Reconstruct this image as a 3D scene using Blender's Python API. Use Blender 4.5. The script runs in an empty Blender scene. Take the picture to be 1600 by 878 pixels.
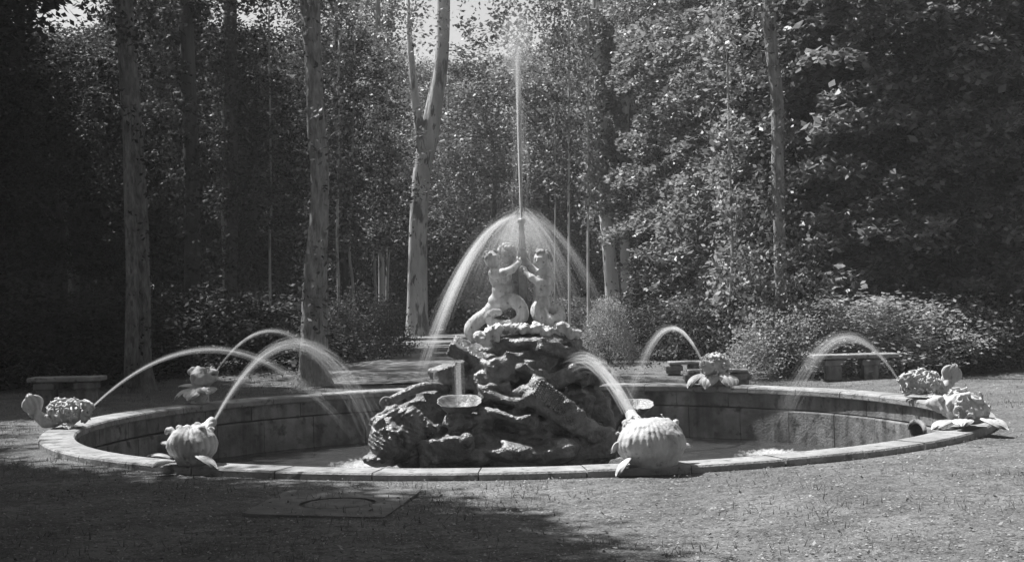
import bpy, bmesh, math, random
import numpy as np
from mathutils import Vector, Matrix

R = math.radians
rnd = random.Random(7)
rng = np.random.default_rng(7)
sc = bpy.context.scene
C = sc.collection

# ------------------------------------------------------------------ camera
EYE = 1.7
F = 2300.0                       # focal length in photograph pixels (1600 wide)
cam_d = bpy.data.cameras.new("camera"); cam = bpy.data.objects.new("camera", cam_d); C.objects.link(cam)
cam_d.sensor_width = 36.0; cam_d.lens = 36.0 * F / 1600.0
cam_d.clip_start = 0.1; cam_d.clip_end = 3000
M = Matrix.Rotation(R(90 + 0.22), 4, 'X') @ Matrix.Rotation(R(-1.25), 4, 'Z')
cam.matrix_world = Matrix.Translation((0, 0, EYE)) @ M
sc.camera = cam

# ------------------------------------------------------------------ sky and sun
SUN_EL, SUN_AZ = R(61), R(-56)     # azimuth measured from +Y towards +X : the sun stands behind and to the left
sun_dir = Vector((math.sin(SUN_AZ) * math.cos(SUN_EL), math.cos(SUN_AZ) * math.cos(SUN_EL), math.sin(SUN_EL)))
w = bpy.data.worlds.new("World"); sc.world = w; w.use_nodes = True
nt = w.node_tree; nt.nodes.clear()
sky = nt.nodes.new("ShaderNodeTexSky"); sky.sky_type = 'NISHITA'; sky.sun_disc = False
sky.sun_elevation = SUN_EL; sky.sun_rotation = SUN_AZ; sky.air_density = 1.0; sky.dust_density = 2.0
bw = nt.nodes.new("ShaderNodeRGBToBW"); bg = nt.nodes.new("ShaderNodeBackground"); wo = nt.nodes.new("ShaderNodeOutputWorld")
bg.inputs[1].default_value = 0.07
nt.links.new(sky.outputs[0], bw.inputs[0]); nt.links.new(bw.outputs[0], bg.inputs[0]); nt.links.new(bg.outputs[0], wo.inputs[0])
sun_l = bpy.data.lights.new("sun", 'SUN'); sun_l.energy = 4.3; sun_l.angle = R(0.6); sun_l.color = (1, 1, 1)
sun = bpy.data.objects.new("sun", sun_l); C.objects.link(sun)
sun.rotation_euler = sun_dir.to_track_quat('Z', 'Y').to_euler(); sun.location = (-10, 20, 30)
sc.view_settings.view_transform = 'Standard'; sc.view_settings.look = 'None'
sc.view_settings.exposure = 1.15; sc.view_settings.gamma = 1.0
sc.cycles.transparent_max_bounces = 128
sc.cycles.volume_bounces = 1; sc.cycles.max_bounces = 8; sc.cycles.diffuse_bounces = 3

def at(px, py, Y):
    """world point seen at photograph pixel (px, py) at distance Y"""
    d = M @ Vector((px - 800, 439 - py, -F))
    return Vector((d.x * Y / d.y, Y, EYE + d.z * Y / d.y))

# ------------------------------------------------------------------ object helpers
def tag(o, label=None, cat=None, group=None, kind=None):
    if label: o['label'] = label
    if cat: o['category'] = cat
    if group: o['group'] = group
    if kind: o['kind'] = kind
    return o

def thing(name, loc, label=None, cat=None, group=None, rz=0.0, kind=None):
    o = bpy.data.objects.new(name, None); C.objects.link(o)
    o.location = loc; o.rotation_euler = (0, 0, rz); o.empty_display_size = 0.2
    return tag(o, label, cat, group, kind)

def link(name, me, parent=None, mat=None):
    if mat is not None and len(me.materials) == 0: me.materials.append(mat)
    o = bpy.data.objects.new(name, me); C.objects.link(o)
    if parent is not None: o.parent = parent
    return o

def mesh(name, v, f, smooth=True, attr=None):
    """v (N,3), f (K,n) arrays, all faces with the same count, or lists"""
    me = bpy.data.meshes.new(name)
    if isinstance(f, np.ndarray):
        v = np.asarray(v, dtype=np.float32); n = f.shape[1]; k = f.shape[0]
        me.vertices.add(len(v)); me.vertices.foreach_set("co", v.ravel())
        me.loops.add(k * n); me.loops.foreach_set("vertex_index", f.astype(np.int32).ravel())
        me.polygons.add(k); me.polygons.foreach_set("loop_start", np.arange(0, k * n, n, dtype=np.int32))
        me.polygons.foreach_set("loop_total", np.full(k, n, dtype=np.int32))
        me.update(calc_edges=True)
    else:
        me.from_pydata([tuple(p) for p in v], [], [tuple(q) for q in f]); me.update()
        if len(f) < 12000:
            b = bmesh.new(); b.from_mesh(me); bmesh.ops.recalc_face_normals(b, faces=b.faces); b.to_mesh(me); b.free()
    if smooth: me.polygons.foreach_set("use_smooth", np.ones(len(me.polygons), dtype=bool))
    if attr is not None:
        a = me.attributes.new("tone", 'FLOAT', 'POINT'); a.data.foreach_set("value", np.asarray(attr, dtype=np.float32))
    return me

class MB:
    """collects loose shapes into one mesh"""
    def __init__(s): s.v = []; s.f = []
    def add(s, v, f):
        b = len(s.v); s.v += [tuple(p) for p in v]; s.f += [tuple(i + b for i in q) for q in f]; return s
    def box(s, c, d, rz=0, rx=0, ry=0, bev=0.0):
        c = Vector(c); m = Matrix.Rotation(rz, 3, 'Z') @ Matrix.Rotation(rx, 3, 'X') @ Matrix.Rotation(ry, 3, 'Y')
        x, y, z = d[0] / 2, d[1] / 2, d[2] / 2; b = bev
        if b <= 0:
            vs = [c + m @ Vector((i * x, j * y, k * z)) for k in (-1, 1) for j in (-1, 1) for i in (-1, 1)]
            s.add(vs, [(0, 2, 3, 1), (4, 5, 7, 6), (0, 1, 5, 4), (2, 6, 7, 3), (0, 4, 6, 2), (1, 3, 7, 5)])
        else:
            rings = [(-z, b), (-z + b, 0), (z - b, 0), (z, b)]
            vs = []
            for zz, q in rings:
                e = [(x - q, y - q - b), (x - q - b, y - q), (-x + q + b, y - q), (-x + q, y - q - b),
                     (-x + q, -y + q + b), (-x + q + b, -y + q), (x - q - b, -y + q), (x - q, -y + q + b)]
                vs += [c + m @ Vector((a, bb, zz)) for a, bb in e]
            fs = [tuple(range(7, -1, -1)), tuple(range(24, 32))]
            for r in range(3):
                for i in range(8):
                    j = (i + 1) % 8; fs.append((r * 8 + i, r * 8 + j, r * 8 + 8 + j, r * 8 + 8 + i))
            s.add(vs, fs)
        return s
    def build(s, name, mat, parent=None, smooth=False):
        return link(name, mesh(name, s.v, s.f, smooth), parent, mat)

def loft(pts, ra, rb=None, n=10, up=(0, 0, 1), shape=None, twist=0.0):
    """closed tube along pts; ra = half width, rb = half thickness"""
    pts = [Vector(p) for p in pts]; rb = rb or ra; v = []; f = []; up = Vector(up)
    prev = None
    for i, p in enumerate(pts):
        t = (pts[min(i + 1, len(pts) - 1)] - pts[max(i - 1, 0)]).normalized()
        if prev is None:
            a = t.cross(up); a = a.normalized() if a.length > 1e-3 else t.orthogonal().normalized()
        else:
            a = (prev - t * prev.dot(t)).normalized()
        prev = a; b = a.cross(t).normalized()
        for k in range(n):
            q = 2 * math.pi * k / n; s = shape(i, q) if shape else 1.0
            v.append(p + (a * math.cos(q) * ra[i] + b * math.sin(q) * rb[i]) * s)
    for i in range(len(pts) - 1):
        for k in range(n):
            j = (k + 1) % n; f.append((i * n + k, i * n + j, (i + 1) * n + j, (i + 1) * n + k))
    f.append(tuple(range(n - 1, -1, -1))); f.append(tuple(range((len(pts) - 1) * n, len(pts) * n)))
    return v, f

def spline(pts, m=6):
    """Catmull-Rom through tuples of any length"""
    P = [np.array(p, float) for p in pts]; P = [2 * P[0] - P[1]] + P + [2 * P[-1] - P[-2]]; out = []
    for i in range(1, len(P) - 2):
        for k in range(m):
            t = k / m
            out.append(0.5 * (2 * P[i] + (P[i + 1] - P[i - 1]) * t + (2 * P[i - 1] - 5 * P[i] + 4 * P[i + 1] - P[i + 2]) * t * t
                              + (-P[i - 1] + 3 * P[i] - 3 * P[i + 1] + P[i + 2]) * t ** 3))
    out.append(P[-2]); return out

# ------------------------------------------------------------------ noise and signed-distance carving
_lat = np.random.default_rng(3).random((32, 32, 32)).astype(np.float32)
def vnoise(X, Y, Z, s):
    X = X * s + 50.3; Y = Y * s + 71.7; Z = Z * s + 33.1
    xi = np.floor(X).astype(int); yi = np.floor(Y).astype(int); zi = np.floor(Z).astype(int)
    u = X - xi; v = Y - yi; t = Z - zi
    u = u * u * (3 - 2 * u); v = v * v * (3 - 2 * v); t = t * t * (3 - 2 * t)
    o = 0
    for a in (0, 1):
        for b in (0, 1):
            for c in (0, 1):
                o = o + _lat[(xi + a) & 31, (yi + b) & 31, (zi + c) & 31] * (u if a else 1 - u) * (v if b else 1 - v) * (t if c else 1 - t)
    return o - 0.5
def fbm(X, Y, Z, s, o=3):
    r = 0; a = 1.0
    for i in range(o): r = r + a * vnoise(X, Y, Z, s * 2 ** i); a *= 0.5
    return r

class Carve:
    def __init__(s, lo, hi, h):
        s.lo = np.array(lo, float); s.h = h
        n = np.ceil((np.array(hi) - s.lo) / h).astype(int) + 1
        s.ax = [s.lo[i] + np.arange(n[i]) * h for i in range(3)]
        s.D = np.full(n, 0.5, dtype=np.float32)
    def _sub(s, c, r):
        sl = []
        for i in range(3):
            a = int(np.floor((c[i] - r[i] - s.lo[i]) / s.h)); b = int(np.ceil((c[i] + r[i] - s.lo[i]) / s.h)) + 1
            sl.append(slice(max(a, 0), max(min(b, s.D.shape[i]), 0)))
        X = s.ax[0][sl[0]][:, None, None]; Y = s.ax[1][sl[1]][None, :, None]; Z = s.ax[2][sl[2]][None, None, :]
        return tuple(sl), X, Y, Z
    def _mix(s, sl, d, k, cut):
        o = s.D[sl]
        if o.size == 0: return
        if cut:
            d = -d; hh = np.clip(0.5 - 0.5 * (d - o) / k, 0, 1) if False else np.clip(0.5 + 0.5 * (d - o) / k, 0, 1)
            s.D[sl] = o * (1 - hh) + d * hh + k * hh * (1 - hh)
        else:
            hh = np.clip(0.5 + 0.5 * (o - d) / k, 0, 1)
            s.D[sl] = o * (1 - hh) + d * hh - k * hh * (1 - hh)
    def ell(s, c, r, k=0.03, rot=None, cut=False, fn=None):
        """ellipsoid; rot = (rx, ry, rz) in radians; fn(local x,y,z)-> distance added"""
        c = np.array(c, float); r = np.array(r, float) if hasattr(r, '__len__') else np.array([r, r, r], float)
        e = max(r) + 2 * k + 3 * s.h if rot else None
        ext = np.array([e] * 3) if rot else r + 2 * k + 3 * s.h
        sl, X, Y, Z = s._sub(c, ext); X = X - c[0]; Y = Y - c[1]; Z = Z - c[2]
        if rot:
            m = (Matrix.Rotation(rot[2], 3, 'Z') @ Matrix.Rotation(rot[1], 3, 'Y') @ Matrix.Rotation(rot[0], 3, 'X')).transposed()
            X, Y, Z = (m[0][0] * X + m[0][1] * Y + m[0][2] * Z, m[1][0] * X + m[1][1] * Y + m[1][2] * Z, m[2][0] * X + m[2][1] * Y + m[2][2] * Z)
        k0 = np.sqrt((X / r[0]) ** 2 + (Y / r[1]) ** 2 + (Z / r[2]) ** 2) + 1e-9
        k1 = np.sqrt((X / r[0] ** 2) ** 2 + (Y / r[1] ** 2) ** 2 + (Z / r[2] ** 2) ** 2) + 1e-9
        d = k0 * (k0 - 1) / k1
        if fn is not None: d = d + fn(X, Y, Z)
        s._mix(sl, d, k, cut); return s
    def box(s, c, r, k=0.02, rot=(0, 0, 0), rd=0.03):
        c = np.array(c, float); e = float(np.linalg.norm(r)) + 2 * k + 3 * s.h
        sl, X, Y, Z = s._sub(c, np.array([e] * 3)); X = X - c[0]; Y = Y - c[1]; Z = Z - c[2]
        m = (Matrix.Rotation(rot[2], 3, 'Z') @ Matrix.Rotation(rot[1], 3, 'Y') @ Matrix.Rotation(rot[0], 3, 'X')).transposed()
        q = [np.abs(m[i][0] * X + m[i][1] * Y + m[i][2] * Z) - (r[i] - rd) for i in range(3)]
        d = np.sqrt(sum(np.maximum(x, 0) ** 2 for x in q)) + np.minimum(np.maximum(np.maximum(q[0], q[1]), q[2]), 0) - rd
        s._mix(sl, d, k, False); return s
    def cap(s, a, b, ra, rb=None, k=0.03, cut=False):
        rb = ra if rb is None else rb
        a = np.array(a, float); b = np.array(b, float); c = (a + b) / 2; m = max(ra, rb)
        sl, X, Y, Z = s._sub(c, np.abs(b - a) / 2 + m + 2 * k + 3 * s.h)
        ab = b - a; L = float(ab @ ab) + 1e-12
        t = np.clip(((X - a[0]) * ab[0] + (Y - a[1]) * ab[1] + (Z - a[2]) * ab[2]) / L, 0, 1)
        d = np.sqrt((X - a[0] - t * ab[0]) ** 2 + (Y - a[1] - t * ab[1]) ** 2 + (Z - a[2] - t * ab[2]) ** 2) - (ra + (rb - ra) * t)
        s._mix(sl, d, k, cut); return s
    def chain(s, P, k=0.03):
        """P rows: x, y, z, r"""
        for p, q in zip(P[:-1], P[1:]): s.cap(p[:3], q[:3], p[3], q[3], k)
        return s
    def rough(s, amp, sc_, o=3):
        X = s.ax[0][:, None, None]; Y = s.ax[1][None, :, None]; Z = s.ax[2][None, None, :]
        m = np.abs(s.D) < amp * 3 + 3 * s.h
        I = np.nonzero(m)
        s.D[I] += (amp * 2 * fbm(s.ax[0][I[0]], s.ax[1][I[1]], s.ax[2][I[2]], sc_, o)).astype(np.float32)
        return s
    def field(s, fn, near=0.15):
        I = np.nonzero(np.abs(s.D) < near)
        s.D[I] += fn(s.ax[0][I[0]], s.ax[1][I[1]], s.ax[2][I[2]]).astype(np.float32); return s
    def mesh(s, name):
        D = s.D; S = D < 0
        for ax_ in range(3):
            for e in (0, -1):
                ix = [slice(None)] * 3; ix[ax_] = e; D[tuple(ix)] = np.maximum(D[tuple(ix)], 0.01)
        S = D < 0; n = D.shape; m = tuple(x - 1 for x in n)
        cnt = np.zeros(m, dtype=np.int8)
        cs = [(a, b, c) for a in (0, 1) for b in (0, 1) for c in (0, 1)]
        for a, b, c in cs: cnt += S[a:a + m[0], b:b + m[1], c:c + m[2]]
        act = (cnt > 0) & (cnt < 8); A = np.argwhere(act)
        idx = np.full(m, -1, dtype=np.int32); idx[act] = np.arange(len(A))
        V = {c: D[A[:, 0] + c[0], A[:, 1] + c[1], A[:, 2] + c[2]] for c in cs}
        acc = np.zeros((len(A), 3)); num = np.zeros(len(A))
        for c in cs:
            for ax_ in range(3):
                if c[ax_] == 0:
                    d = list(c); d[ax_] = 1; d = tuple(d); va, vb = V[c], V[d]
                    mk = (va < 0) != (vb < 0)
                    t = np.where(mk, va / np.where(mk, va - vb, 1), 0)
                    p = np.tile(np.array(c, float), (len(A), 1)); p[:, ax_] = t
                    acc += p * mk[:, None]; num += mk
        P = (A + acc / num[:, None]) * s.h + s.lo
        F_ = []
        for ax_ in range(3):
            o1, o2 = [(1, 2), (2, 0), (0, 1)][ax_]
            lo = [slice(0, -1) if i == ax_ else slice(1, -1) for i in range(3)]
            hi = [slice(1, None) if i == ax_ else slice(1, -1) for i in range(3)]
            s0 = S[tuple(lo)]; s1 = S[tuple(hi)]; E = np.argwhere(s0 != s1)
            fl = s0[tuple(E.T)]
            base = E.copy()
            for i in range(3):
                if i != ax_: base[:, i] += 1
            def cell(d1, d2):
                q = base.copy(); q[:, o1] -= d1; q[:, o2] -= d2; return idx[q[:, 0], q[:, 1], q[:, 2]]
            q = np.stack([cell(1, 1), cell(0, 1), cell(0, 0), cell(1, 0)], 1)
            q[~fl] = q[~fl][:, ::-1]; F_.append(q)
        return mesh(name, P, np.concatenate(F_))

# ------------------------------------------------------------------ materials (a black-and-white photograph: every colour is a grey)
def mat(name, lo, hi, scale=6.0, rough=0.85, bump=0.3, bscale=40.0, stretch=(1, 1, 1), spec=0.3, coord='Object', dist=0.02,
        spots=None, detail=8.0, bump2=None, streak=None):
    m = bpy.data.materials.new(name); m.use_nodes = True; t = m.node_tree; N = t.nodes; L = t.links
    b = N["Principled BSDF"]; b.inputs["Roughness"].default_value = rough
    b.inputs["Specular IOR Level"].default_value = spec
    tc = N.new("ShaderNodeTexCoord"); mp = N.new("ShaderNodeMapping"); mp.inputs["Scale"].default_value = stretch
    L.new(tc.outputs[coord], mp.inputs[0])
    n1 = N.new("ShaderNodeTexNoise"); n1.inputs["Scale"].default_value = scale; n1.inputs["Detail"].default_value = detail
    n1.inputs["Roughness"].default_value = 0.62
    L.new(mp.outputs[0], n1.inputs["Vector"])
    cr = N.new("ShaderNodeValToRGB"); cr.color_ramp.elements[0].position = 0.32; cr.color_ramp.elements[1].position = 0.68
    cr.color_ramp.elements[0].color = (lo, lo, lo, 1); cr.color_ramp.elements[1].color = (hi, hi, hi, 1)
    L.new(n1.outputs[0], cr.inputs[0]); col = cr.outputs[0]
    if spots:   # (scale, threshold, value): patches of lichen, dirt or grit
        for (s_, th, val, wd) in spots:
            n3 = N.new("ShaderNodeTexNoise"); n3.inputs["Scale"].default_value = s_; n3.inputs["Detail"].default_value = 6
            L.new(mp.outputs[0], n3.inputs["Vector"])
            r3 = N.new("ShaderNodeMapRange"); r3.inputs[1].default_value = th; r3.inputs[2].default_value = th + wd
            L.new(n3.outputs[0], r3.inputs[0])
            mx = N.new("ShaderNodeMixRGB"); mx.inputs[2].default_value = (val, val, val, 1)
            L.new(r3.outputs[0], mx.inputs[0]); L.new(col, mx.inputs[1]); col = mx.outputs[0]
    if streak:  # vertical water stains
        mp2 = N.new("ShaderNodeMapping"); mp2.inputs["Scale"].default_value = (1, 1, 0.12); L.new(tc.outputs[coord], mp2.inputs[0])
        n4 = N.new("ShaderNodeTexNoise"); n4.inputs["Scale"].default_value = streak[0]; n4.inputs["Detail"].default_value = 5
        L.new(mp2.outputs[0], n4.inputs["Vector"])
        r4 = N.new("ShaderNodeMapRange"); r4.inputs[1].default_value = 0.45; r4.inputs[2].default_value = 0.7; r4.inputs[4].default_value = streak[1]
        L.new(n4.outputs[0], r4.inputs[0])
        mx = N.new("ShaderNodeMixRGB"); mx.inputs[2].default_value = (streak[2],) * 3 + (1,)
        L.new(r4.outputs[0], mx.inputs[0]); L.new(col, mx.inputs[1]); col = mx.outputs[0]
    L.new(col, b.inputs["Base Color"])
    n2 = N.new("ShaderNodeTexNoise"); n2.inputs["Scale"].default_value = bscale; n2.inputs["Detail"].default_value = 8
    L.new(mp.outputs[0], n2.inputs["Vector"])
    bp = N.new("ShaderNodeBump"); bp.inputs["Strength"].default_value = bump; bp.inputs["Distance"].default_value = dist
    L.new(n2.outputs[0], bp.inputs["Height"]); nrm = bp.outputs[0]
    if bump2:
        n5 = N.new("ShaderNodeTexNoise"); n5.inputs["Scale"].default_value = bump2[0]; n5.inputs["Detail"].default_value = 6
        L.new(mp.outputs[0], n5.inputs["Vector"])
        b2 = N.new("ShaderNodeBump"); b2.inputs["Strength"].default_value = bump2[1]; b2.inputs["Distance"].default_value = bump2[2]
        L.new(n5.outputs[0], b2.inputs["Height"]); L.new(nrm, b2.inputs["Normal"]); nrm = b2.outputs[0]
    L.new(nrm, b.inputs["Normal"])
    return m

def leaf_mat(name, lo, hi, trans=0.35, rough=0.5, spec=0.5):
    m = bpy.data.materials.new(name); m.use_nodes = True; t = m.node_tree; N = t.nodes; L = t.links
    b = N["Principled BSDF"]; b.inputs["Roughness"].default_value = rough; b.inputs["Specular IOR Level"].default_value = spec
    a = N.new("ShaderNodeAttribute"); a.attribute_name = "tone"
    r = N.new("ShaderNodeMapRange"); r.inputs[3].default_value = lo; r.inputs[4].default_value = hi
    L.new(a.outputs["Fac"], r.inputs[0]); L.new(r.outputs[0], b.inputs["Base Color"])
    tr = N.new("ShaderNodeBsdfTranslucent"); L.new(r.outputs[0], tr.inputs[0])
    mx = N.new("ShaderNodeMixShader"); mx.inputs[0].default_value = trans
    L.new(b.outputs[0], mx.inputs[1]); L.new(tr.outputs[0], mx.inputs[2]); L.new(mx.outputs[0], N["Material Output"].inputs[0])
    return m

M_ground = mat("trodden_sand", 0.085, 0.18, 1.3, 0.95, 0.9, 34, spec=0.1, coord='Object', dist=0.03,
               spots=[(.45, 0.50, 0.11, 0.2), (9.0, 0.52, 0.08, 0.16), (46.0, 0.60, 0.27, 0.06), (30.0, 0.60, 0.05, 0.05)], bump2=(7.0, 1.0, 0.08))
M_path = mat("pale_path", 0.12, 0.22, 2.0, 0.95, 0.6, 40, spec=0.1, coord='Object')
M_stone = mat("weathered_stone", 0.18, 0.34, 4.0, 0.9, 0.6, 40, spec=0.2, spots=[(11.0, 0.57, 0.12, 0.1), (1.6, 0.52, 0.20, 0.15)], bump2=(9, 0.4, 0.02))
M_wall = mat("stained_stone", 0.11, 0.29, 2.6, 0.8, 0.5, 30, spec=0.25, spots=[(6.0, 0.55, 0.08, 0.12)], streak=(5.0, 0.8, 0.06), bump2=(8, 0.4, 0.02))
M_lead = mat("pale_cast_metal", 0.34, 0.54, 7.0, 0.62, 0.35, 60, spec=0.4, spots=[(16.0, 0.60, 0.24, 0.12)], streak=(9.0, 0.45, 0.2), dist=0.01)
M_fig = mat("pale_figure_metal", 0.58, 0.78, 9.0, 0.6, 0.3, 70, spec=0.4, spots=[(20.0, 0.60, 0.22, 0.1)], streak=(12.0, 0.6, 0.16), dist=0.008)
M_dim = mat('shaded_figure_metal', 0.10, 0.26, 9.0, 0.6, 0.4, 60, spec=0.4, spots=[(20.0, 0.58, 0.06, 0.1)], dist=0.01)  # darker copy of the figure metal: shade put into the rear triton's colour
M_hair = mat("dark_curl_metal", 0.20, 0.44, 14.0, 0.6, 0.4, 60, spec=0.4, dist=0.01)
M_rock = mat("wet_dark_rock", 0.07, 0.25, 3.0, 0.34, 1.0, 26, spec=0.6, spots=[(5.0, 0.54, 0.30, 0.12), (28.0, 0.62, 0.26, 0.08)], streak=(6.0, 0.6, 0.035), dist=0.03, bump2=(9, 0.6, 0.04))
M_slab = mat("worn_slab", 0.11, 0.20, 3.0, 0.92, 0.5, 50, spec=0.15, spots=[(8.0, 0.56, 0.11, 0.14)])
M_void = mat('hollow_shade', .006, .012, rough=1.0, spec=0.0)  # near-black colour standing for the shade inside the overflow
M_bark = mat("grey_bark", 0.08, 0.24, 14.0, 0.9, 1.0, 24.0, (1, 1, 0.32), spec=0.15, dist=0.07, spots=[(16.0, 0.56, 0.09, 0.1), (2.0, 0.56, 0.14, 0.12)])
M_bark2 = mat("light_bark", 0.16, 0.40, 12.0, 0.9, 1.0, 22.0, (1, 1, 0.28), spec=0.15, dist=0.07, spots=[(14.0, 0.57, 0.14, 0.1), (2.5, 0.58, 0.18, 0.12)])
M_pale = mat("pale_smooth_bark", 0.30, 0.55, 2.5, 0.85, 0.7, 10.0, (1, 1, 0.25), spec=0.15, dist=0.05, spots=[(3.0, 0.54, 0.14, 0.06), (8.0, 0.6, 0.10, 0.05)])
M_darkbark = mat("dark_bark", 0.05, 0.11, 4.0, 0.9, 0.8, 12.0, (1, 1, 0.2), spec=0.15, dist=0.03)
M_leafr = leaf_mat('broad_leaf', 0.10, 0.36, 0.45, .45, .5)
M_white = mat('sunlit_bark', 0.58, 0.80, 2.5, 0.85, 0.7, 10.0, (1, 1, 0.25), spec=0.15, dist=0.05, spots=[(3.0, 0.6, 0.25, 0.06), (9.0, 0.62, 0.14, 0.05)])  # pale bark raised in tone so that its stems look sunlit
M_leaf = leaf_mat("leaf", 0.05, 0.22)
M_leafp = leaf_mat("pale_sunlit_leaf", 0.18, 0.48, 0.42)  # pale leaves, also used to put sunlight into the foliage colour
M_leafd = leaf_mat("shaded_leaf", 0.016, 0.065, 0.3, .6, .2)  # darker leaf copy, the shade of the wood put into its colour
M_litter = leaf_mat("dry_leaf", 0.10, 0.34, 0.1, 0.8, 0.1)

# water in the basin
M_water = bpy.data.materials.new("basin_water"); M_water.use_nodes = True
t = M_water.node_tree; b = t.nodes["Principled BSDF"]
b.inputs["Base Color"].default_value = (0.045, 0.045, 0.045, 1); b.inputs["Roughness"].default_value = 0.08; b.inputs["IOR"].default_value = 1.333
tc = t.nodes.new("ShaderNodeTexCoord"); n = t.nodes.new("ShaderNodeTexNoise"); n.inputs["Scale"].default_value = 5.0; n.inputs["Detail"].default_value = 5
bp = t.nodes.new("ShaderNodeBump"); bp.inputs["Strength"].default_value = 0.7; bp.inputs["Distance"].default_value = 0.06
t.links.new(tc.outputs["Object"], n.inputs["Vector"]); t.links.new(n.outputs[0], bp.inputs["Height"]); t.links.new(bp.outputs[0], b.inputs["Normal"])

# spray: thin bright threads of falling water, thinning out with the strand's own attribute
def spray_mat(name, top):
    m = bpy.data.materials.new(name); m.use_nodes = True; t = m.node_tree; N = t.nodes; L = t.links; N.remove(N["Principled BSDF"])
    a = N.new("ShaderNodeAttribute"); a.attribute_name = "tone"
    r = N.new("ShaderNodeMapRange"); r.inputs[3].default_value = 0.0; r.inputs[4].default_value = top; L.new(a.outputs["Fac"], r.inputs[0])
    d = N.new("ShaderNodeBsdfDiffuse"); d.inputs[0].default_value = (.9, .9, .9, 1)
    tl = N.new("ShaderNodeBsdfTranslucent"); tl.inputs[0].default_value = (.9, .9, .9, 1)
    x = N.new("ShaderNodeMixShader"); x.inputs[0].default_value = 0.55; L.new(d.outputs[0], x.inputs[1]); L.new(tl.outputs[0], x.inputs[2])
    tp = N.new("ShaderNodeBsdfTransparent"); y = N.new("ShaderNodeMixShader"); L.new(r.outputs[0], y.inputs[0])
    L.new(tp.outputs[0], y.inputs[1]); L.new(x.outputs[0], y.inputs[2]); L.new(y.outputs[0], N["Material Output"].inputs[0])
    return m
M_spray = spray_mat("falling_water", 0.5)

# ------------------------------------------------------------------ ground, path, basin
BX, BY, BR = at(817, 600, 18.4).x - 0.08, 18.4, 5.70      # basin centre and outer radius of its rim
def ground_z(x, y):
    r = math.hypot(x - BX, y - BY)
    f = min(1.0, max(0.0, (r - BR - 0.4) / 2.0))
    q = 0.035 * max(0.0, 1 - abs(r - BR) / 3.0) * max(0, min(1, (BY - y) / 4))
    return q + f * (0.03 * math.sin(x * 0.35 + 1.0) * math.sin(y * 0.23) + 0.02 * math.sin(x * 1.7 + y * 0.9))
radii = list(np.concatenate([np.linspace(BR - 0.06, BR + 6, 46), np.geomspace(BR + 6.5, 380, 50)]))
gv = []; gf = []; NS = 240
for i, r_ in enumerate(radii):
    for k in range(NS):
        a = 2 * math.pi * k / NS; x = BX + r_ * math.cos(a); y = BY + r_ * math.sin(a)
        z = ground_z(x, y) + (0.012 * float(fbm(np.array([x]), np.array([y]), np.array([0.0]), 1.2, 3)[0]) if BR + 0.1 < r_ < 22 else 0)
        gv.append((x, y, z))
for i in range(len(radii) - 1):
    for k in range(NS):
        j = (k + 1) % NS; gf.append((i * NS + k, (i + 1) * NS + k, (i + 1) * NS + j, i * NS + j))
ground = link("ground", mesh("ground", gv, gf), None, M_ground); tag(ground, "trodden sandy ground around the fountain basin", "ground", kind="structure")

# flat walk behind the basin, crossed by low stone edges
mb = MB()
v = []; f = []
for i in range(25):
    y = 26 + i * 2.2
    for j in range(7): v.append((BX - 1.75 + (j - 3) * .78 * (y / 40) ** .3, y, .022 + ground_z(BX - 1.75 + (j - 3) * .8, y) + (.012 if 0 < j < 6 else -.03)))
for i in range(24):
    for j in range(6): f.append((i * 7 + j, i * 7 + j + 1, i * 7 + j + 8, i * 7 + j + 7))
walk = mb.add(v, f).build("path", M_path, None, True); tag(walk, "flat path leading away behind the fountain past the clipped bush", "path", kind="structure")
for k, (x0, x1, yy, z) in enumerate(((676, 712, 36.0, .13), (622, 742, 47.5, .13), (620, 740, 54.5, .15))):
    xa = at(x0, 540, yy).x; xb = at(x1, 540, yy).x
    o = MB().box(((xa + xb) / 2, yy, z / 2 - .05), (xb - xa, .4, z + .1), bev=.02).build("stone_step", M_stone)
    tag(o, ["short pale stone edge at the right of the path behind the mound", "middle pale stone step across the path behind the mound",
            "farthest pale stone step across the path beside the sunlit forked tree"][k], "step", "stone steps of the path")

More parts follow.
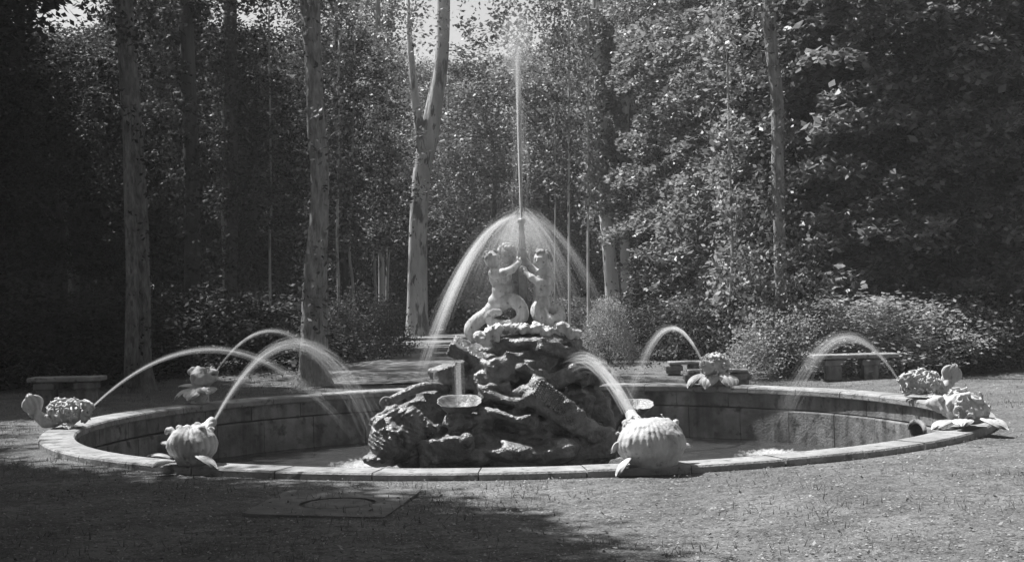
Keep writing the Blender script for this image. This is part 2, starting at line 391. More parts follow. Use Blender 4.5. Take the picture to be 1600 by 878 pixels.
# the basin: coping stones, a course under them, a wall below the waterline
basin = thing("fountain_basin", (BX, BY, 0), "large round stone fountain basin with a low pale coping, sunk in the ground", "basin")
def arc_stone(a0, a1, prof, n=5, jit=0.0):
    """prof: closed polygon of (radius, z); swept from a0 to a1"""
    v = []; f = []; m = len(prof); dz = rnd.uniform(-jit, jit); dr = rnd.uniform(-jit, jit)
    for i in range(n + 1):
        a = a0 + (a1 - a0) * i / n
        for r_, z in prof: v.append(((r_ + dr) * math.cos(a), (r_ + dr) * math.sin(a), z + dz))
    for i in range(n):
        for k in range(m):
            j = (k + 1) % m; f.append((i * m + k, i * m + j, (i + 1) * m + j, (i + 1) * m + k))
    f.append(tuple(range(m - 1, -1, -1))); f.append(tuple(range(n * m, n * m + m)))
    return v, f
NC = 38
for k in range(NC):
    a0 = 2 * math.pi * k / NC + 0.02; a1 = 2 * math.pi * (k + 1) / NC + 0.02; g = 0.0011
    pr = [(BR - 0.40, 0.015), (BR - 0.385, 0.0), (BR, -0.06), (BR, 0.085), (BR - 0.015, 0.102), (BR - 0.34, 0.105), (BR - 0.385, 0.095), (BR - 0.40, 0.075)]
    v, f = arc_stone(a0 + g, a1 - g, pr, 5, 0.004)
    MB().add(v, f).build("coping_stone", M_stone, basin)
    b0 = a0 + 0.07 + g; b1 = a1 + 0.07 - g
    pr = [(BR - 0.35, -0.21), (BR - 0.10, -0.21), (BR - 0.10, -0.006), (BR - 0.35, -0.006)]
    v, f = arc_stone(b0, b1, pr, 5, 0.003); MB().add(v, f).build("wall_stone", M_wall, basin)
    pr = [(BR - 0.37, -1.3), (BR - 0.12, -1.3), (BR - 0.12, -0.23), (BR - 0.36, -0.23), (BR - 0.37, -0.25)]
    v, f = arc_stone(a0 + 0.03 + g, a1 + 0.03 - g, pr, 5, 0.003); MB().add(v, f).build("wall_stone", M_wall, basin)
v, f = arc_stone(0, 2 * math.pi - 1e-4, [(BR - 0.30, -1.3), (BR - 0.08, -1.3), (BR - 0.08, -0.02), (BR - 0.30, -0.02)], 120)
MB().add(v, f).build("backing", M_darkbark, basin)
v = [(0, 0, -1.25)] + [((BR - 0.1) * math.cos(2 * math.pi * k / 90), (BR - 0.1) * math.sin(2 * math.pi * k / 90), -1.25) for k in range(90)]
MB().add(v, [(0, 1 + k, 1 + (k + 1) % 90) for k in range(90)]).build("basin_floor", M_wall, basin)
# overflow mouth in the wall at right, its inner shade a solid black disc
def px_of(p_):
    q_ = M.inverted() @ (Vector(p_) - Vector((0, 0, EYE))); return 800 - F * q_.x / q_.z
ang = min((abs(px_of((BX + (BR - .36) * math.cos(a), BY + (BR - .36) * math.sin(a), -.3)) - 1436), a) for a in np.linspace(0.05, 1.4, 400))[1]
oc = Vector(((BR - 0.36) * math.cos(ang), (BR - 0.36) * math.sin(ang), -0.30))
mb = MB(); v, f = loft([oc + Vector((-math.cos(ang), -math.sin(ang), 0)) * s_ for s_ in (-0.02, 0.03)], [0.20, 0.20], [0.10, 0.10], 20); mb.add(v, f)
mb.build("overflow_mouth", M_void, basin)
v, f = loft([oc + Vector((-math.cos(ang) * 0.02 - math.sin(ang) * 0.23 * math.cos(q), -math.sin(ang) * 0.02 + math.cos(ang) * 0.23 * math.cos(q), 0.12 * math.sin(q))) for q in np.linspace(0, math.pi, 14)],
            [0.035] * 14, None, 8); MB().add(v, f).build("overflow_arch", M_wall, basin, True)

# water sheet with rings around the places the jets land
WZ = -0.70
v = []; f = []; nr, na = 70, 180
for i in range(nr + 1):
    for k in range(na):
        r_ = (BR - 0.34) * i / nr; a = 2 * math.pi * k / na
        x = r_ * math.cos(a); y = r_ * math.sin(a)
        v.append((BX + x, BY + y, WZ + 0.006 * math.sin(r_ * 14) + 0.004 * math.sin(x * 9 + y * 5)))
for i in range(nr):
    for k in range(na):
        j = (k + 1) % na; f.append((i * na + k, (i + 1) * na + k, (i + 1) * na + j, i * na + j))
wt = link("water", mesh("water", v, f), None, M_water); tag(wt, "dark rippled water filling the round basin", "water", kind="structure")

# flat slab with a round lid in the foreground
g0 = [at(380, 812, 10), at(592, 818, 10), at(655, 775, 10), at(455, 778, 10)]
def on_ground(px, py, z=0.0):
    d = M @ Vector((px - 800, 439 - py, -F)); s_ = (z - EYE) / d.z
    return Vector((d.x * s_, d.y * s_, z))
q = [on_ground(375, 812), on_ground(600, 818), on_ground(662, 772), on_ground(450, 774)]
cover = thing("stone_cover", sum(q, Vector()) / 4 + Vector((0, 0, .034)), "flat square stone cover with a round lid in the ground before the basin", "cover")
c0 = cover.location
mb = MB(); top = [Vector((p_.x - c0.x, p_.y - c0.y, 0.014)) for i, p_ in enumerate(q)]
bot = [p_ - c0 + Vector((0, 0, -0.15)) for p_ in q]
# frame with a round hole: ring of quads between square outline and circle
NL = 48; lc = on_ground(528, 795) - c0; lc.z = 0; lr = 0.30; ring = []; out = []
for k in range(NL):
    a = 2 * math.pi * k / NL; d = Vector((math.cos(a), math.sin(a), 0)); ring.append(Vector((lc.x + d.x * lr, lc.y + d.y * lr, 0.014)))
    best = 1e9
    for i in range(4):
        A = top[i]; B = top[(i + 1) % 4]; e = B - A; den = d.x * e.y - d.y * e.x
        if abs(den) < 1e-9: continue
        s_ = ((A.x - lc.x) * e.y - (A.y - lc.y) * e.x) / den; u_ = ((A.x - lc.x) * d.y - (A.y - lc.y) * d.x) / den
        if s_ > 0 and -0.001 <= u_ <= 1.001: best = min(best, s_)
    out.append(Vector((lc.x + d.x * best, lc.y + d.y * best, 0.014)))
v = ring + out + [p_ - Vector((0, 0, 0.12)) for p_ in ring] + [p_ - Vector((0, 0, 0.16)) for p_ in out]; f = []
for k in range(NL):
    j = (k + 1) % NL; f += [(k, NL + k, NL + j, j), (k, j, 2 * NL + j, 2 * NL + k), (NL + k, 3 * NL + k, 3 * NL + j, NL + j)]
MB().add(v, f).build("slab", M_slab, cover)
v = []; f = []
for (rr, z) in ((0.0, 0.022), (0.12, 0.019), (lr - 0.055, 0.014), (lr - 0.035, 0.004), (lr - 0.035, -0.1)):
    for k in range(NL): a = 2 * math.pi * k / NL; v.append((lc.x + rr * math.cos(a), lc.y + rr * math.sin(a), z))
for i in range(4):
    for k in range(NL): j = (k + 1) % NL; f.append((i * NL + k, (i + 1) * NL + k, (i + 1) * NL + j, i * NL + j))
MB().add(v, f).build("round_lid", M_slab, cover, True)

# ------------------------------------------------------------------ rock mound in the basin
def P(px, py, dy=0.0): return at(px, py, BY + dy)
mc = Carve((BX - 2.2, BY - 1.9, -0.95), (BX + 1.75, BY + 1.5, 1.2), 0.024)
def rock(px, py, dy, rx, ry, rz, rot=(0, 0, 0), k=0.06):
    c = P(px, py, dy); mc.ell(c, (rx, ry, rz), k, rot)
# core, wide below and waisted above
rock(800, 700, -0.2, 1.25, 1.05, 0.55); rock(815, 640, 0.0, 0.95, 0.85, 0.55); rock(815, 575, 0.0, 0.80, 0.72, 0.35)
rock(822, 545, 0.0, 0.78, 0.62, 0.17, (0, R(3), 0)); rock(880, 640, 0.1, 0.55, 0.7, 0.5)
rock(830, 533, -0.15, 0.62, 0.55, 0.13)
# slanting slabs and boulders on the front
for a in [
    (735, 552, -0.45, .30, .22, .10, (R(20), R(28), 0)), (716, 548, -0.35, .14, .12, .07, (0, R(40), 0)), (700, 583, -0.45, .22, .2, .13, (0, R(-12), 0)), (690, 590, -.55, .10, .12, .10),
    (775, 588, -.62, .30, .2, .10, (R(-15), R(-14), 0)), (800, 566, -.55, .42, .22, .09, (R(-20), R(-12), 0)), (870, 552, -.55, .34, .2, .11, (R(-15), R(18), 0)),
    (905, 575, -.35, .24, .28, .17, (0, R(25), 0)), (925, 582, -.1, .2, .3, .13, (0, R(20), 0)), (880, 590, -.6, .26, .22, .13, (0, R(-25), 0)),
    (862, 635, -.92, .46, .16, .20, (R(-25), R(38), R(8))), (900, 665, -.85, .34, .2, .16, (R(-20), R(35), 0)), (905, 630, -.5, .26, .3, .22, (0, R(20), 0)),
    (790, 628, -.85, .30, .2, .07, (R(-18), R(16), 0)), (795, 655, -.98, .38, .24, .075, (R(-18), R(10), 0)), (770, 610, -.75, .22, .2, .12, (0, R(-8), 0)),
    (745, 665, -.9, .25, .25, .17), (800, 705, -1.15, .44, .3, .14, (0, R(4), 0)), (865, 705, -1.1, .3, .28, .17, (0, R(-10), 0)), (700, 700, -1.15, .36, .28, .18, (0, R(-8), 0)),
    (740, 712, -1.2, .26, .2, .14), (925, 690, -.7, .26, .3, .22), (945, 700, -.6, .24, .26, .13, (0, R(-12), 0)), (935, 655, -.45, .2, .24, .28, (0, R(-10), 0)),
    (650, 705, -1.0, .30, .3, .17), (660, 690, -.75, .30, .36, .26), (640, 650, -.5, .36, .3, .20, (0, R(-24), 0)), (690, 635, -.45, .30, .3, .26),
    (845, 600, -.66, .16, .12, .2, (0, R(30), 0)), (830, 670, -1.0, .16, .15, .22, (0, R(-20), 0)), (725, 600, -.45, .2, .2, .2), (760, 575, -.5, .2, .2, .12, (0, R(-30), 0)),
    (600, 716, -1.15, .24, .3, .10), (960, 640, -.2, .12, .2, .26, (0, R(12), 0)),
]:
    px, py, dy, rx, ry, rz = a[:6]; ro = a[6] if len(a) > 6 else (0, 0, R(10))
    if py < 705 and rx > .15: mc.box(P(px, py, dy), (rx * .88, ry * .9, rz * .8), .02, (ro[0], ro[1], ro[2] + rnd.uniform(-.5, .5)), .025)
    else: rock(px, py, dy, rx, ry, rz, ro, 0.03)
for i in range(36):      # broken ledges
    zf = rnd.random(); px = 815 + rnd.uniform(-1, 1) * (60 + 55 * zf) + 5; py = 548 + 160 * zf; dy = -(.55 + .5 * zf) + rnd.uniform(-.08, .12) + .5 * (abs(px - 815) / (115 + 20 * zf)) ** 2
    mc.box(P(px, py, dy), (rnd.uniform(.14, .36), rnd.uniform(.08, .16), rnd.uniform(.04, .10)), .015, (rnd.uniform(-.5, .1), rnd.uniform(-.5, .5) + (.35 if px > 830 else -.15), rnd.uniform(-.6, .6)), .018)
# hollows
for (px, py, dy, r_) in ((728, 570, -.7, .09), (835, 612, -.95, .10), (812, 640, -1.15, .08), (768, 690, -1.3, .09), (895, 610, -.75, .08), (705, 615, -.75, .09), (930, 620, -.6, .09), (845, 690, -1.3, .09)):
    mc.ell(P(px, py, dy), (r_ * 1.7, r_ * 1.2, r_), 0.04, None, True)
def strata(X, Y, Z):
    s_ = Z * 1.0 - 0.35 * np.abs(X - BX) + 0.12 * Y
    wv = vnoise(X, Y, Z, 1.7) * 0.5 + s_
    return 0.022 * np.abs(((wv * 8.0) % 1.0) - 0.5) * 2 - 0.01
mc.box(P(866, 636, -.98), (.40, .11, .19), .04, (R(-32), R(38), R(8)), .09)
mc.field(strata); mc.rough(0.016, 4.0, 4)
mc.field(lambda X, Y, Z: 0.009 * fbm(X, Y, Z, 14.0, 2), 0.05)
mound_t = thing("rock_mound", (BX, BY, WZ), "tall dark wet rockwork mound in the middle of the basin carrying the three tritons", "rock mound")
def child(name, me, parent, m_):
    """mesh given in world coordinates, parented to an unrotated empty"""
    o = link(name, me, parent, m_)
    n_ = len(me.vertices); co = np.empty(n_ * 3, dtype=np.float32); me.vertices.foreach_get("co", co)
    co = co.reshape(-1, 3) - np.array(parent.location, dtype=np.float32); me.vertices.foreach_set("co", co.ravel()); me.update()
    return o
child("rock", mc.mesh("rock"), mound_t, M_rock)

# scaly bank: flat overlapping scales on the big slanting slab at right front
m3 = Matrix.Rotation(R(8), 3, 'Z') @ Matrix.Rotation(R(38), 3, 'Y') @ Matrix.Rotation(R(-32), 3, 'X'); c_ = P(866, 636, -.98); mb = MB()
for i in range(21):
    for j in range(8):
        x = -.32 + i * .032 + rnd.uniform(-.005, .005); z = -.105 + j * .032 + (.016 if i % 2 else 0) + rnd.uniform(-.005, .005); r_ = .021
        pt = [(x + r_ * math.cos(q), -.112 - .003, z + r_ * math.sin(q)) for q in (0, 1.26, 2.51, 3.77, 5.03)] + [(x, -.112 - .016, z - .006)]
        mb.add([m3 @ Vector(p_) + c_ for p_ in pt], [(0, 1, 5), (1, 2, 5), (2, 3, 5), (3, 4, 5), (4, 0, 5)])
o = child("scaly_bank", mesh("scaly_bank", mb.v, mb.f, False), mound_t, M_rock); o['kind'] = 'stuff'

# crouching sea creature at the lower left of the mound
cc = P(625, 700, -1.3)
mk = Carve((cc.x - .55, cc.y - .5, -0.85), (cc.x + .75, cc.y + .7, 0.75), 0.014)
mk.ell(P(612, 692, -1.3), (.27, .26, .26), .05); mk.ell(P(600, 668, -1.25), (.17, .18, .12), .05, (0, R(-30), 0))
mk.chain([tuple(P(590, 660, -1.2)) + (.09,), tuple(P(615, 648, -1.2)) + (.11,), tuple(P(640, 652, -1.2)) + (.12,), tuple(P(662, 668, -1.2)) + (.10,), tuple(P(682, 668, -1.25)) + (.05,)], .05)
mk.chain([tuple(P(640, 660, -1.2)) + (.14,), tuple(P(645, 690, -1.2)) + (.17,), tuple(P(640, 715, -1.2)) + (.16,)], .06)
mk.ell(P(592, 660, -1.40), (.065, .05, .065), .015); mk.ell(P(592, 660, -1.46), (.03, .03, .03), .01, None, True)
mk.ell(P(590, 716, -1.35), (.19, .2, .07), .03); mk.ell(P(628, 690, -1.5), (.05, .06, .09), .03, None, True)
mk.chain([tuple(P(586, 678, -1.42)) + (.03,), tuple(P(600, 672, -1.5)) + (.03,), tuple(P(618, 676, -1.52)) + (.03,), tuple(P(628, 690, -1.5)) + (.03,)], .02)
mk.field(lambda X, Y, Z: 0.012 * np.sin(X * 60 + 8 * np.sin(Z * 9)) * np.sin(Z * 60), 0.06); mk.rough(0.016, 7, 3)
cre = thing("sea_creature", (cc.x, cc.y, WZ), "scaly crouching sea creature with a ringed eye at the foot of the rockwork, lower left", "sculpture")
child("body", mk.mesh("body"), cre, M_rock)
v, f = loft([P(x, y, d) for x, y, d in ((604, 628, -.9), (622, 620, -.92), (642, 610, -.92), (662, 604, -.85), (680, 603, -.75), (700, 608, -.65))], [.045, .055, .06, .06, .055, .05], None, 10)
lg = thing("stone_branch", P(640, 610, -.9), "dark stone branch with a pale ringed end leaning on the rockwork above the sea creature", "sculpture")
child("branch", mesh("branch", v, f), lg, M_rock)
q_ = [P(604 + 9 * math.cos(a), 629 + 8 * math.sin(a), -.95) for a in np.linspace(0, 2 * math.pi, 15)]
v, f = loft(q_, [.018] * 15, None, 7); child("ringed_end", mesh("ringed_end", v, f), lg, M_stone)
v = []
sb = Carve(P(729, 687, -1.45) - Vector((.14, .14, .14)), P(729, 687, -1.45) + Vector((.14, .14, .14)), .012); sb.ell(P(729, 687, -1.45), (.085, .085, .085)); sb.cap(P(729, 690, -1.4), P(731, 697, -1.35), .05, .08)
o = sb.mesh("stone_ball"); o = link("stone_ball", o, None, M_rock); tag(o, "small round stone ball resting on the rockwork under the left shell bowl", "stone ball")

# scalloped bowls catching the falling water
def bowl(c, rx, rim_h, label, foot_to, tilt):
    t_ = thing("shell_bowl", c, label, "shell bowl", "scalloped bowls on the rockwork")
    n_ = 84; v = []; f = []
    prof = [(0.10, -.20), (0.35, -.19), (0.62, -.13), (0.85, -.05), (1.0, 0.03), (1.04, 0.045), (0.98, 0.035), (0.80, -.03), (0.5, -.09), (0.2, -.12), (0.0, -.125)]
    for (r_, z) in prof:
        for k in range(n_):
            a = 2 * math.pi * k / n_; fl = 1 + 0.05 * abs(math.sin(7 * a)) * r_
            p_ = Vector((rx * r_ * fl * math.cos(a), rx * 0.85 * r_ * fl * math.sin(a), z * rim_h + 0.02 * r_ * math.sin(3 * a) * rx * 2))
            v.append(Matrix.Rotation(R(tilt), 3, 'X') @ p_)
    for i in range(len(prof) - 1):
        for k in range(n_):
            j = (k + 1) % n_; f.append((i * n_ + k, i * n_ + j, (i + 1) * n_ + j, (i + 1) * n_ + k))
    MB().add(v, f).build("bowl", M_stone_wet, t_, True)
    h_ = c.z - foot_to; s_ = Carve((-rx * .95, -rx * .95, -h_ - .02), (rx * .95, rx * .95, -.06), .014)
    s_.cap((0, 0, -.12), (0, 0, -h_), rx * .55, rx * .5, .03); s_.ell((0, -.02, -h_ * .42), (rx * .85, rx * .75, h_ * .2), .04)
    s_.ell((0, -.02, -h_ * .78), (rx * .8, rx * .7, h_ * .18), .03); s_.rough(.02, 8, 3)
    link("foot", s_.mesh("foot"), t_, M_rock)
    return t_
M_stone_wet = mat("wet_shell_stone", 0.08, 0.24, 7.0, 0.45, 0.6, 40, spec=0.5, spots=[(9.0, 0.56, 0.10, 0.1)])
bowl(P(718, 630, -1.05), .245, .75, "scalloped stone shell bowl on the left of the rockwork catching a falling stream", P(718, 700, -1.05).z, 17)
bowl(P(990, 634, -.15), .235, .60, "scalloped stone shell bowl on the right of the rockwork above the ribbed fish", P(990, 695, -.15).z, 15)

# ------------------------------------------------------------------ garland of shells on the ledge, drum and water vase
led = thing("shell_garland", P(825, 527, -.3), "garland of pale shells and knobs along the top ledge under the tritons", "carving")
gc = Carve(P(735, 545, -.75) - Vector((.1, 0, 0)), P(915, 480, .3) + Vector((.1, 0, 0)), .0125)
for i in range(150):
    t_ = i / 149; px = 760 + 144 * t_; py = 517 - 4 * math.sin(t_ * 3.1) + 5 * t_ + rnd.uniform(-6, 5)
    c_ = P(px, py, -.52 + 0.30 * abs(t_ - .45) ** 1.5 + rnd.uniform(-.05, .05)); r_ = rnd.uniform(.014, .034)
    gc.ell(c_, (r_ * rnd.uniform(1.0, 2.4), r_ * .8, r_ * rnd.uniform(.4, 1.0)), .005, (rnd.uniform(-.8, .8), rnd.uniform(-1.4, 1.4), rnd.uniform(-1, 1)), False,
           lambda X, Y, Z: -0.006 * np.abs(np.sin(X * 130)))
for (px, py, r_, e) in ((752, 528, .07, 1.5), (768, 521, .06, 1.6), (778, 514, .055, 1.2), (838, 512, .07, 1.0), (852, 520, .05, 1.3), (882, 512, .065, 1.5), (893, 522, .05, 1.4), (820, 514, .055, 1.3), (776, 530, .035, 1), (901, 521, .045, 1.3), (760, 538, .05, 1.6)):
    gc.ell(P(px, py, -.56), (r_ * e, r_ * .8, r_), .004, (0, rnd.uniform(-.7, .7), 0), False, lambda X, Y, Z: -0.008 * np.abs(np.sin((X + Z) * 90)))
gc.cap(P(870, 505, -.4), P(893, 506, -.4), .022, .012, .02); gc.rough(.014, 26, 3)
child("shells", gc.mesh("shells"), led, M_fig)

dr = thing("water_vase", P(818, 508, 0), "knotted stone vase on a drum, held by the tritons and throwing up the tall jet", "fountain nozzle")
zs = [P(818, y, 0).z for y in (520, 503, 500, 484, 481, 470)]
def lathe(prof, n_=28, flute=0, amp=0.0):
    v = []; f = []
    for r_, z in prof:
        for k in range(n_):
            a = 2 * math.pi * k / n_; q2 = r_ * (1 + amp * abs(math.sin(flute * a / 2)) if flute else 1); v.append((q2 * math.cos(a), q2 * math.sin(a), z))
    m_ = len(prof)
    for i in range(m_ - 1):
        for k in range(n_): j = (k + 1) % n_; f.append((i * n_ + k, i * n_ + j, (i + 1) * n_ + j, (i + 1) * n_ + k))
    f.append(tuple(range(n_ - 1, -1, -1))); f.append(tuple(range((m_ - 1) * n_, m_ * n_)))
    return v, f
bx = P(818, 500, 0)
v, f = lathe([(.17, zs[0]), (.17, zs[1]), (.15, zs[2]), (.145, zs[3]), (.17, zs[4]), (.13, zs[5])]); v = [(a + bx.x, b_ + bx.y, c_) for a, b_, c_ in v]
child("drum", mesh("drum", v, f, False), dr, M_rock)
vz = [(.05, P(818, 472).z), (.045, P(818, 440).z), (.05, P(818, 420).z), (.07, P(818, 412).z), (.05, P(818, 404).z)]
for y, r_ in ((400, .055), (396, .06), (390, .042), (384, .05), (378, .036), (371, .044), (364, .03), (357, .038), (352, .028), (347, .045), (344, .048), (341, .03)): vz.append((r_, P(818, y).z))
v, f = lathe(vz, 24, 6, .18); v = [(a + bx.x, b_ + bx.y, c_) for a, b_, c_ in v]
child("vase", mesh("vase", v, f), dr, M_hair)
NOZ = Vector((bx.x, BY, P(817, 341).z))

# ------------------------------------------------------------------ the three tritons
def T(px, py, dy, r_): return tuple(P(px, py, dy)) + (r_,)
def head(cv, hv, c, look, r_=.098):
    """head on the body carving, curls in the hair carving"""
    c = Vector(c); l = Vector(look).normalized(); s_ = l.cross(Vector((0, 0, 1))).normalized(); u = s_.cross(l)
    g = lambda a, b_, d: c + l * a * r_ + s_ * b_ * r_ + u * d * r_
    cv.ell(c, (r_ * .98, r_ * .98, r_ * 1.06), .02)
    cv.ell(g(.3, 0, -.45), (r_ * .66,) * 3, .03)                       # jaw
    for e in (-1, 1):
        cv.ell(g(.55, .42 * e, -.30), (r_ * .40,) * 3, .02)            # cheeks
        cv.ell(g(.98, .36 * e, .08), (r_ * .17,) * 3, .012, None, True)  # eye sockets
        cv.ell(g(.90, .36 * e, .06), (r_ * .12,) * 3, .006)            # eyes
        cv.ell(g(-.05, 1.0 * e, -.05), (r_ * .14, r_ * .22, r_ * .25), .01)  # ears
        cv.cap(g(.92, .15 * e, .30), g(.80, .55 * e, .28), r_ * .09, r_ * .07, .02)  # brows
    cv.cap(g(.98, 0, .15), g(1.14, 0, -.14), r_ * .09, r_ * .14, .015)    # nose
    cv.cap(g(.93, -.2, -.47), g(.93, .2, -.47), r_ * .07, r_ * .07, .012)   # lips
    cv.ell(g(1.0, 0, -.44), (r_ * .10, r_ * .10, r_ * .03), .006, None, True)
    cv.ell(g(.78, 0, -.72), (r_ * .2,) * 3, .02)                       # chin
    q3 = random.Random(int(c.x * 1000) & 255)
    for i in range(56):
        th = q3.uniform(0, 2 * math.pi); z_ = q3.uniform(-.35, 1); d = (s_ * math.cos(th) + l * math.sin(th)) * math.sqrt(max(0, 1 - z_ * z_)) + u * z_
        if d.dot(l) > .42 and z_ < .62: continue
        if d.dot(l) > .0 and z_ < .1: continue
        hv.ell(c + d * r_ * q3.uniform(1.02, 1.14), (r_ * q3.uniform(.17, .27),) * 3, .008)
def hand(cv, wr, grip, up_):
    """palm between wrist and grip, four fingers and a thumb curled round the vase"""
    wr = Vector(wr); grip = Vector(grip); d = (grip - wr).normalized(); up_ = Vector(up_); s_ = d.cross(up_).normalized(); n_ = s_.cross(d)
    pc = wr + d * .045; cv.cap(wr, pc, .026, .030, .012); cv.cap(pc - n_ * .018, pc + n_ * .018, .022, .022, .012)
    for i, (o_, ln) in enumerate(((-.030, .036), (-.011, .042), (.009, .046), (.029, .041))):
        a = pc + n_ * o_ + d * .014; b_ = a + d * ln * .9 + s_ * .006; e = b_ + d * ln * .35 - s_ * ln * .7; g_ = e - s_ * ln * .35 - d * ln * .45
        cv.cap(a, b_, .011, .010, .004); cv.cap(b_, e, .010, .009, .003); cv.cap(e, g_, .009, .008, .003)
    a = wr + d * .02 + n_ * .022; b_ = a + n_ * .030 + d * .022 - s_ * .012; e = b_ + d * .026 - s_ * .016
    cv.cap(a, b_, .013, .011, .006); cv.cap(b_, e, .011, .009, .003)
def triton(label, build, lo, hi, base, skin=None):
    t_ = thing("triton_statue", base, label, "statue", "tritons on the mound")
    cv = Carve(lo, hi, .0085); hv = Carve(lo, hi, .0095); tv = Carve(lo, hi, .010); build(cv, hv, tv)
    child("body", cv.mesh("body"), t_, skin or M_fig); child("hair", hv.mesh("hair"), t_, M_hair)
    if (tv.D < 0).any():
        tv.field(lambda X, Y, Z: 0.004 * np.sin(X * 150 + 6 * np.sin(Z * 40)) * np.sin(Z * 150), .03)
        child("fish_tail", tv.mesh("fish_tail"), t_, skin or M_fig)
    return t_
VG = lambda y: Vector((bx.x, BY, P(818, y).z))
def b1(cv, hv, tv):
    head(cv, hv, P(769, 405, -.10), (.75, -.62, .12), .102)
    cv.cap(P(771, 414, -.06), P(778, 424, -.04), .05, .058, .03)
    cv.ell(P(782, 434, -.03), (.145, .11, .115), .05, (0, R(-12), 0)); cv.ell(P(785, 454, -.05), (.130, .12, .12), .05)
    cv.ell(P(779, 472, -.02), (.135, .125, .10), .05, (0, R(15), 0)); cv.ell(P(790, 457, -.15), (.012,) * 3, .01, None, True)
    cv.ell(P(775, 434, -.12), (.05, .04, .045), .015); cv.ell(P(790, 436, -.12), (.05, .04, .045), .015); cv.cap(P(776, 443, -.15), P(796, 444, -.13), .010, .010, .01, True); cv.cap(P(772, 466, -.14), P(796, 463, -.16), .012, .012, .01, True); cv.cap(P(783, 433, -.17), P(786, 462, -.17), .008, .006, .01, True)
    cv.chain([T(772, 430, -.08, .064), T(771, 427, -.17, .060), T(786, 427, -.25, .054), T(800, 421, -.18, .046), T(810, 412, -.10, .034)], .02)
    hand(cv, P(810, 412, -.10), VG(402), (0, 0, 1))
    cv.chain([T(793, 428, .02, .048), T(803, 418, .05, .042), T(811, 404, .04, .032), T(815, 396, .03, .026)], .02)
    hand(cv, P(814, 397, .03), VG(388), (0, 1, 0))
    tv.chain([T(*p_) for p_ in spline([(783, 474, -.04, .10), (799, 469, -.15, .085), (811, 476, -.22, .08), (817, 491, -.24, .074), (808, 504, -.24, .068),
              (788, 508, -.25, .060), (768, 503, -.24, .054), (762, 496, -.24, .05), (769, 489, -.22, .046), (780, 488, -.20, .042)], 4)], .012)
    tv.chain([T(*p_) for p_ in spline([(775, 478, 0, .105), (762, 490, -.02, .085), (745, 502, -.06, .085), (735, 515, -.1, .08), (740, 527, -.15, .065), (752, 531, -.2, .05)], 4)], .012)
    tv.ell(P(757, 533, -.28), (.10, .04, .05), .02, (0, R(35), 0)); tv.ell(P(766, 524, -.3), (.09, .04, .04), .02, (0, R(-25), 0))
def b2(cv, hv, tv):
    head(cv, hv, P(847, 405, -.15), (-.55, -.8, -.12), .106)
    cv.cap(P(850, 414, -.11), P(852, 424, -.08), .048, .056, .03)
    cv.ell(P(851, 433, -.06), (.135, .11, .105), .05, (0, R(8), 0)); cv.ell(P(849, 453, -.07), (.125, .12, .12), .05)
    cv.ell(P(847, 470, -.05), (.12, .12, .10), .05); cv.ell(P(843, 457, -.17), (.012,) * 3, .01, None, True)
    cv.ell(P(843, 434, -.16), (.045, .04, .04), .015); cv.ell(P(856, 434, -.15), (.045, .04, .04), .015); cv.cap(P(838, 445, -.17), P(858, 445, -.16), .010, .010, .01, True); cv.cap(P(838, 464, -.16), P(859, 463, -.16), .012, .012, .01, True)
    cv.chain([T(858, 430, -.10, .060), T(854, 441, -.20, .053), T(842, 442, -.28, .049), T(831, 434, -.26, .041), T(823, 427, -.20, .031)], .02)
    hand(cv, P(823, 427, -.20), VG(418) + Vector((-.02, -.12, 0)), (0, 0, 1))
    cv.chain([T(842, 427, -.02, .045), T(832, 420, .02, .040), T(824, 410, .02, .031), T(821, 405, .01, .026)], .02)
    hand(cv, P(821, 405, .01), VG(398), (0, 1, 0))
    tv.chain([T(*p_) for p_ in spline([(847, 472, -.06, .115), (843, 486, -.17, .11), (849, 499, -.23, .10), (864, 503, -.23, .085), (875, 495, -.19, .07), (871, 486, -.14, .05), (863, 484, -.12, .042)], 4)], .012)
    tv.ell(P(862, 480, -.12), (.07, .03, .04), .02, (0, R(-30), 0)); tv.ell(P(876, 484, -.12), (.05, .03, .06), .02)
def b3(cv, hv, tv):
    head(cv, hv, P(792, 396, .14), (.35, -.9, -.1), .106)
    cv.cap(P(794, 406, .18), P(803, 420, .2), .052, .06, .03)
    cv.ell(P(806, 432, .22), (.13, .10, .12), .05); cv.ell(P(810, 455, .22), (.12, .11, .13), .05); cv.ell(P(812, 475, .2), (.14, .13, .11), .05)
    cv.chain([T(797, 424, .15, .05), T(803, 428, .05, .045), T(810, 418, .05, .035), T(814, 410, .06, .028)], .02); hand(cv, P(814, 410, .06), VG(404), (0, 0, 1))
    cv.chain([T(816, 424, .2, .05), T(828, 420, .16, .043), T(824, 408, .09, .03)], .02); hand(cv, P(824, 408, .09), VG(402), (0, 0, 1))
    tv.chain([T(*p_) for p_ in spline([(812, 475, .2, .11), (822, 490, .28, .10), (840, 500, .3, .09), (855, 502, .28, .07)], 4)], .012)
lo1 = P(722, 545, -.47); hi1 = P(832, 376, .3)
triton("pale triton child on the left gripping the vase, two thick fish tails coiled below him", b1, lo1, hi1, P(783, 508, 0))
lo2 = P(800, 520, -.47); hi2 = P(892, 376, .25)
triton("curly haired triton child on the right with his shadowed face turned to the vase", b2, lo2, hi2, P(847, 505, 0))
lo3 = P(772, 520, -.1); hi3 = P(885, 372, .5)
triton("third triton child behind the other two, dark head showing above the left one", b3, lo3, hi3, P(812, 500, .2), M_dim)

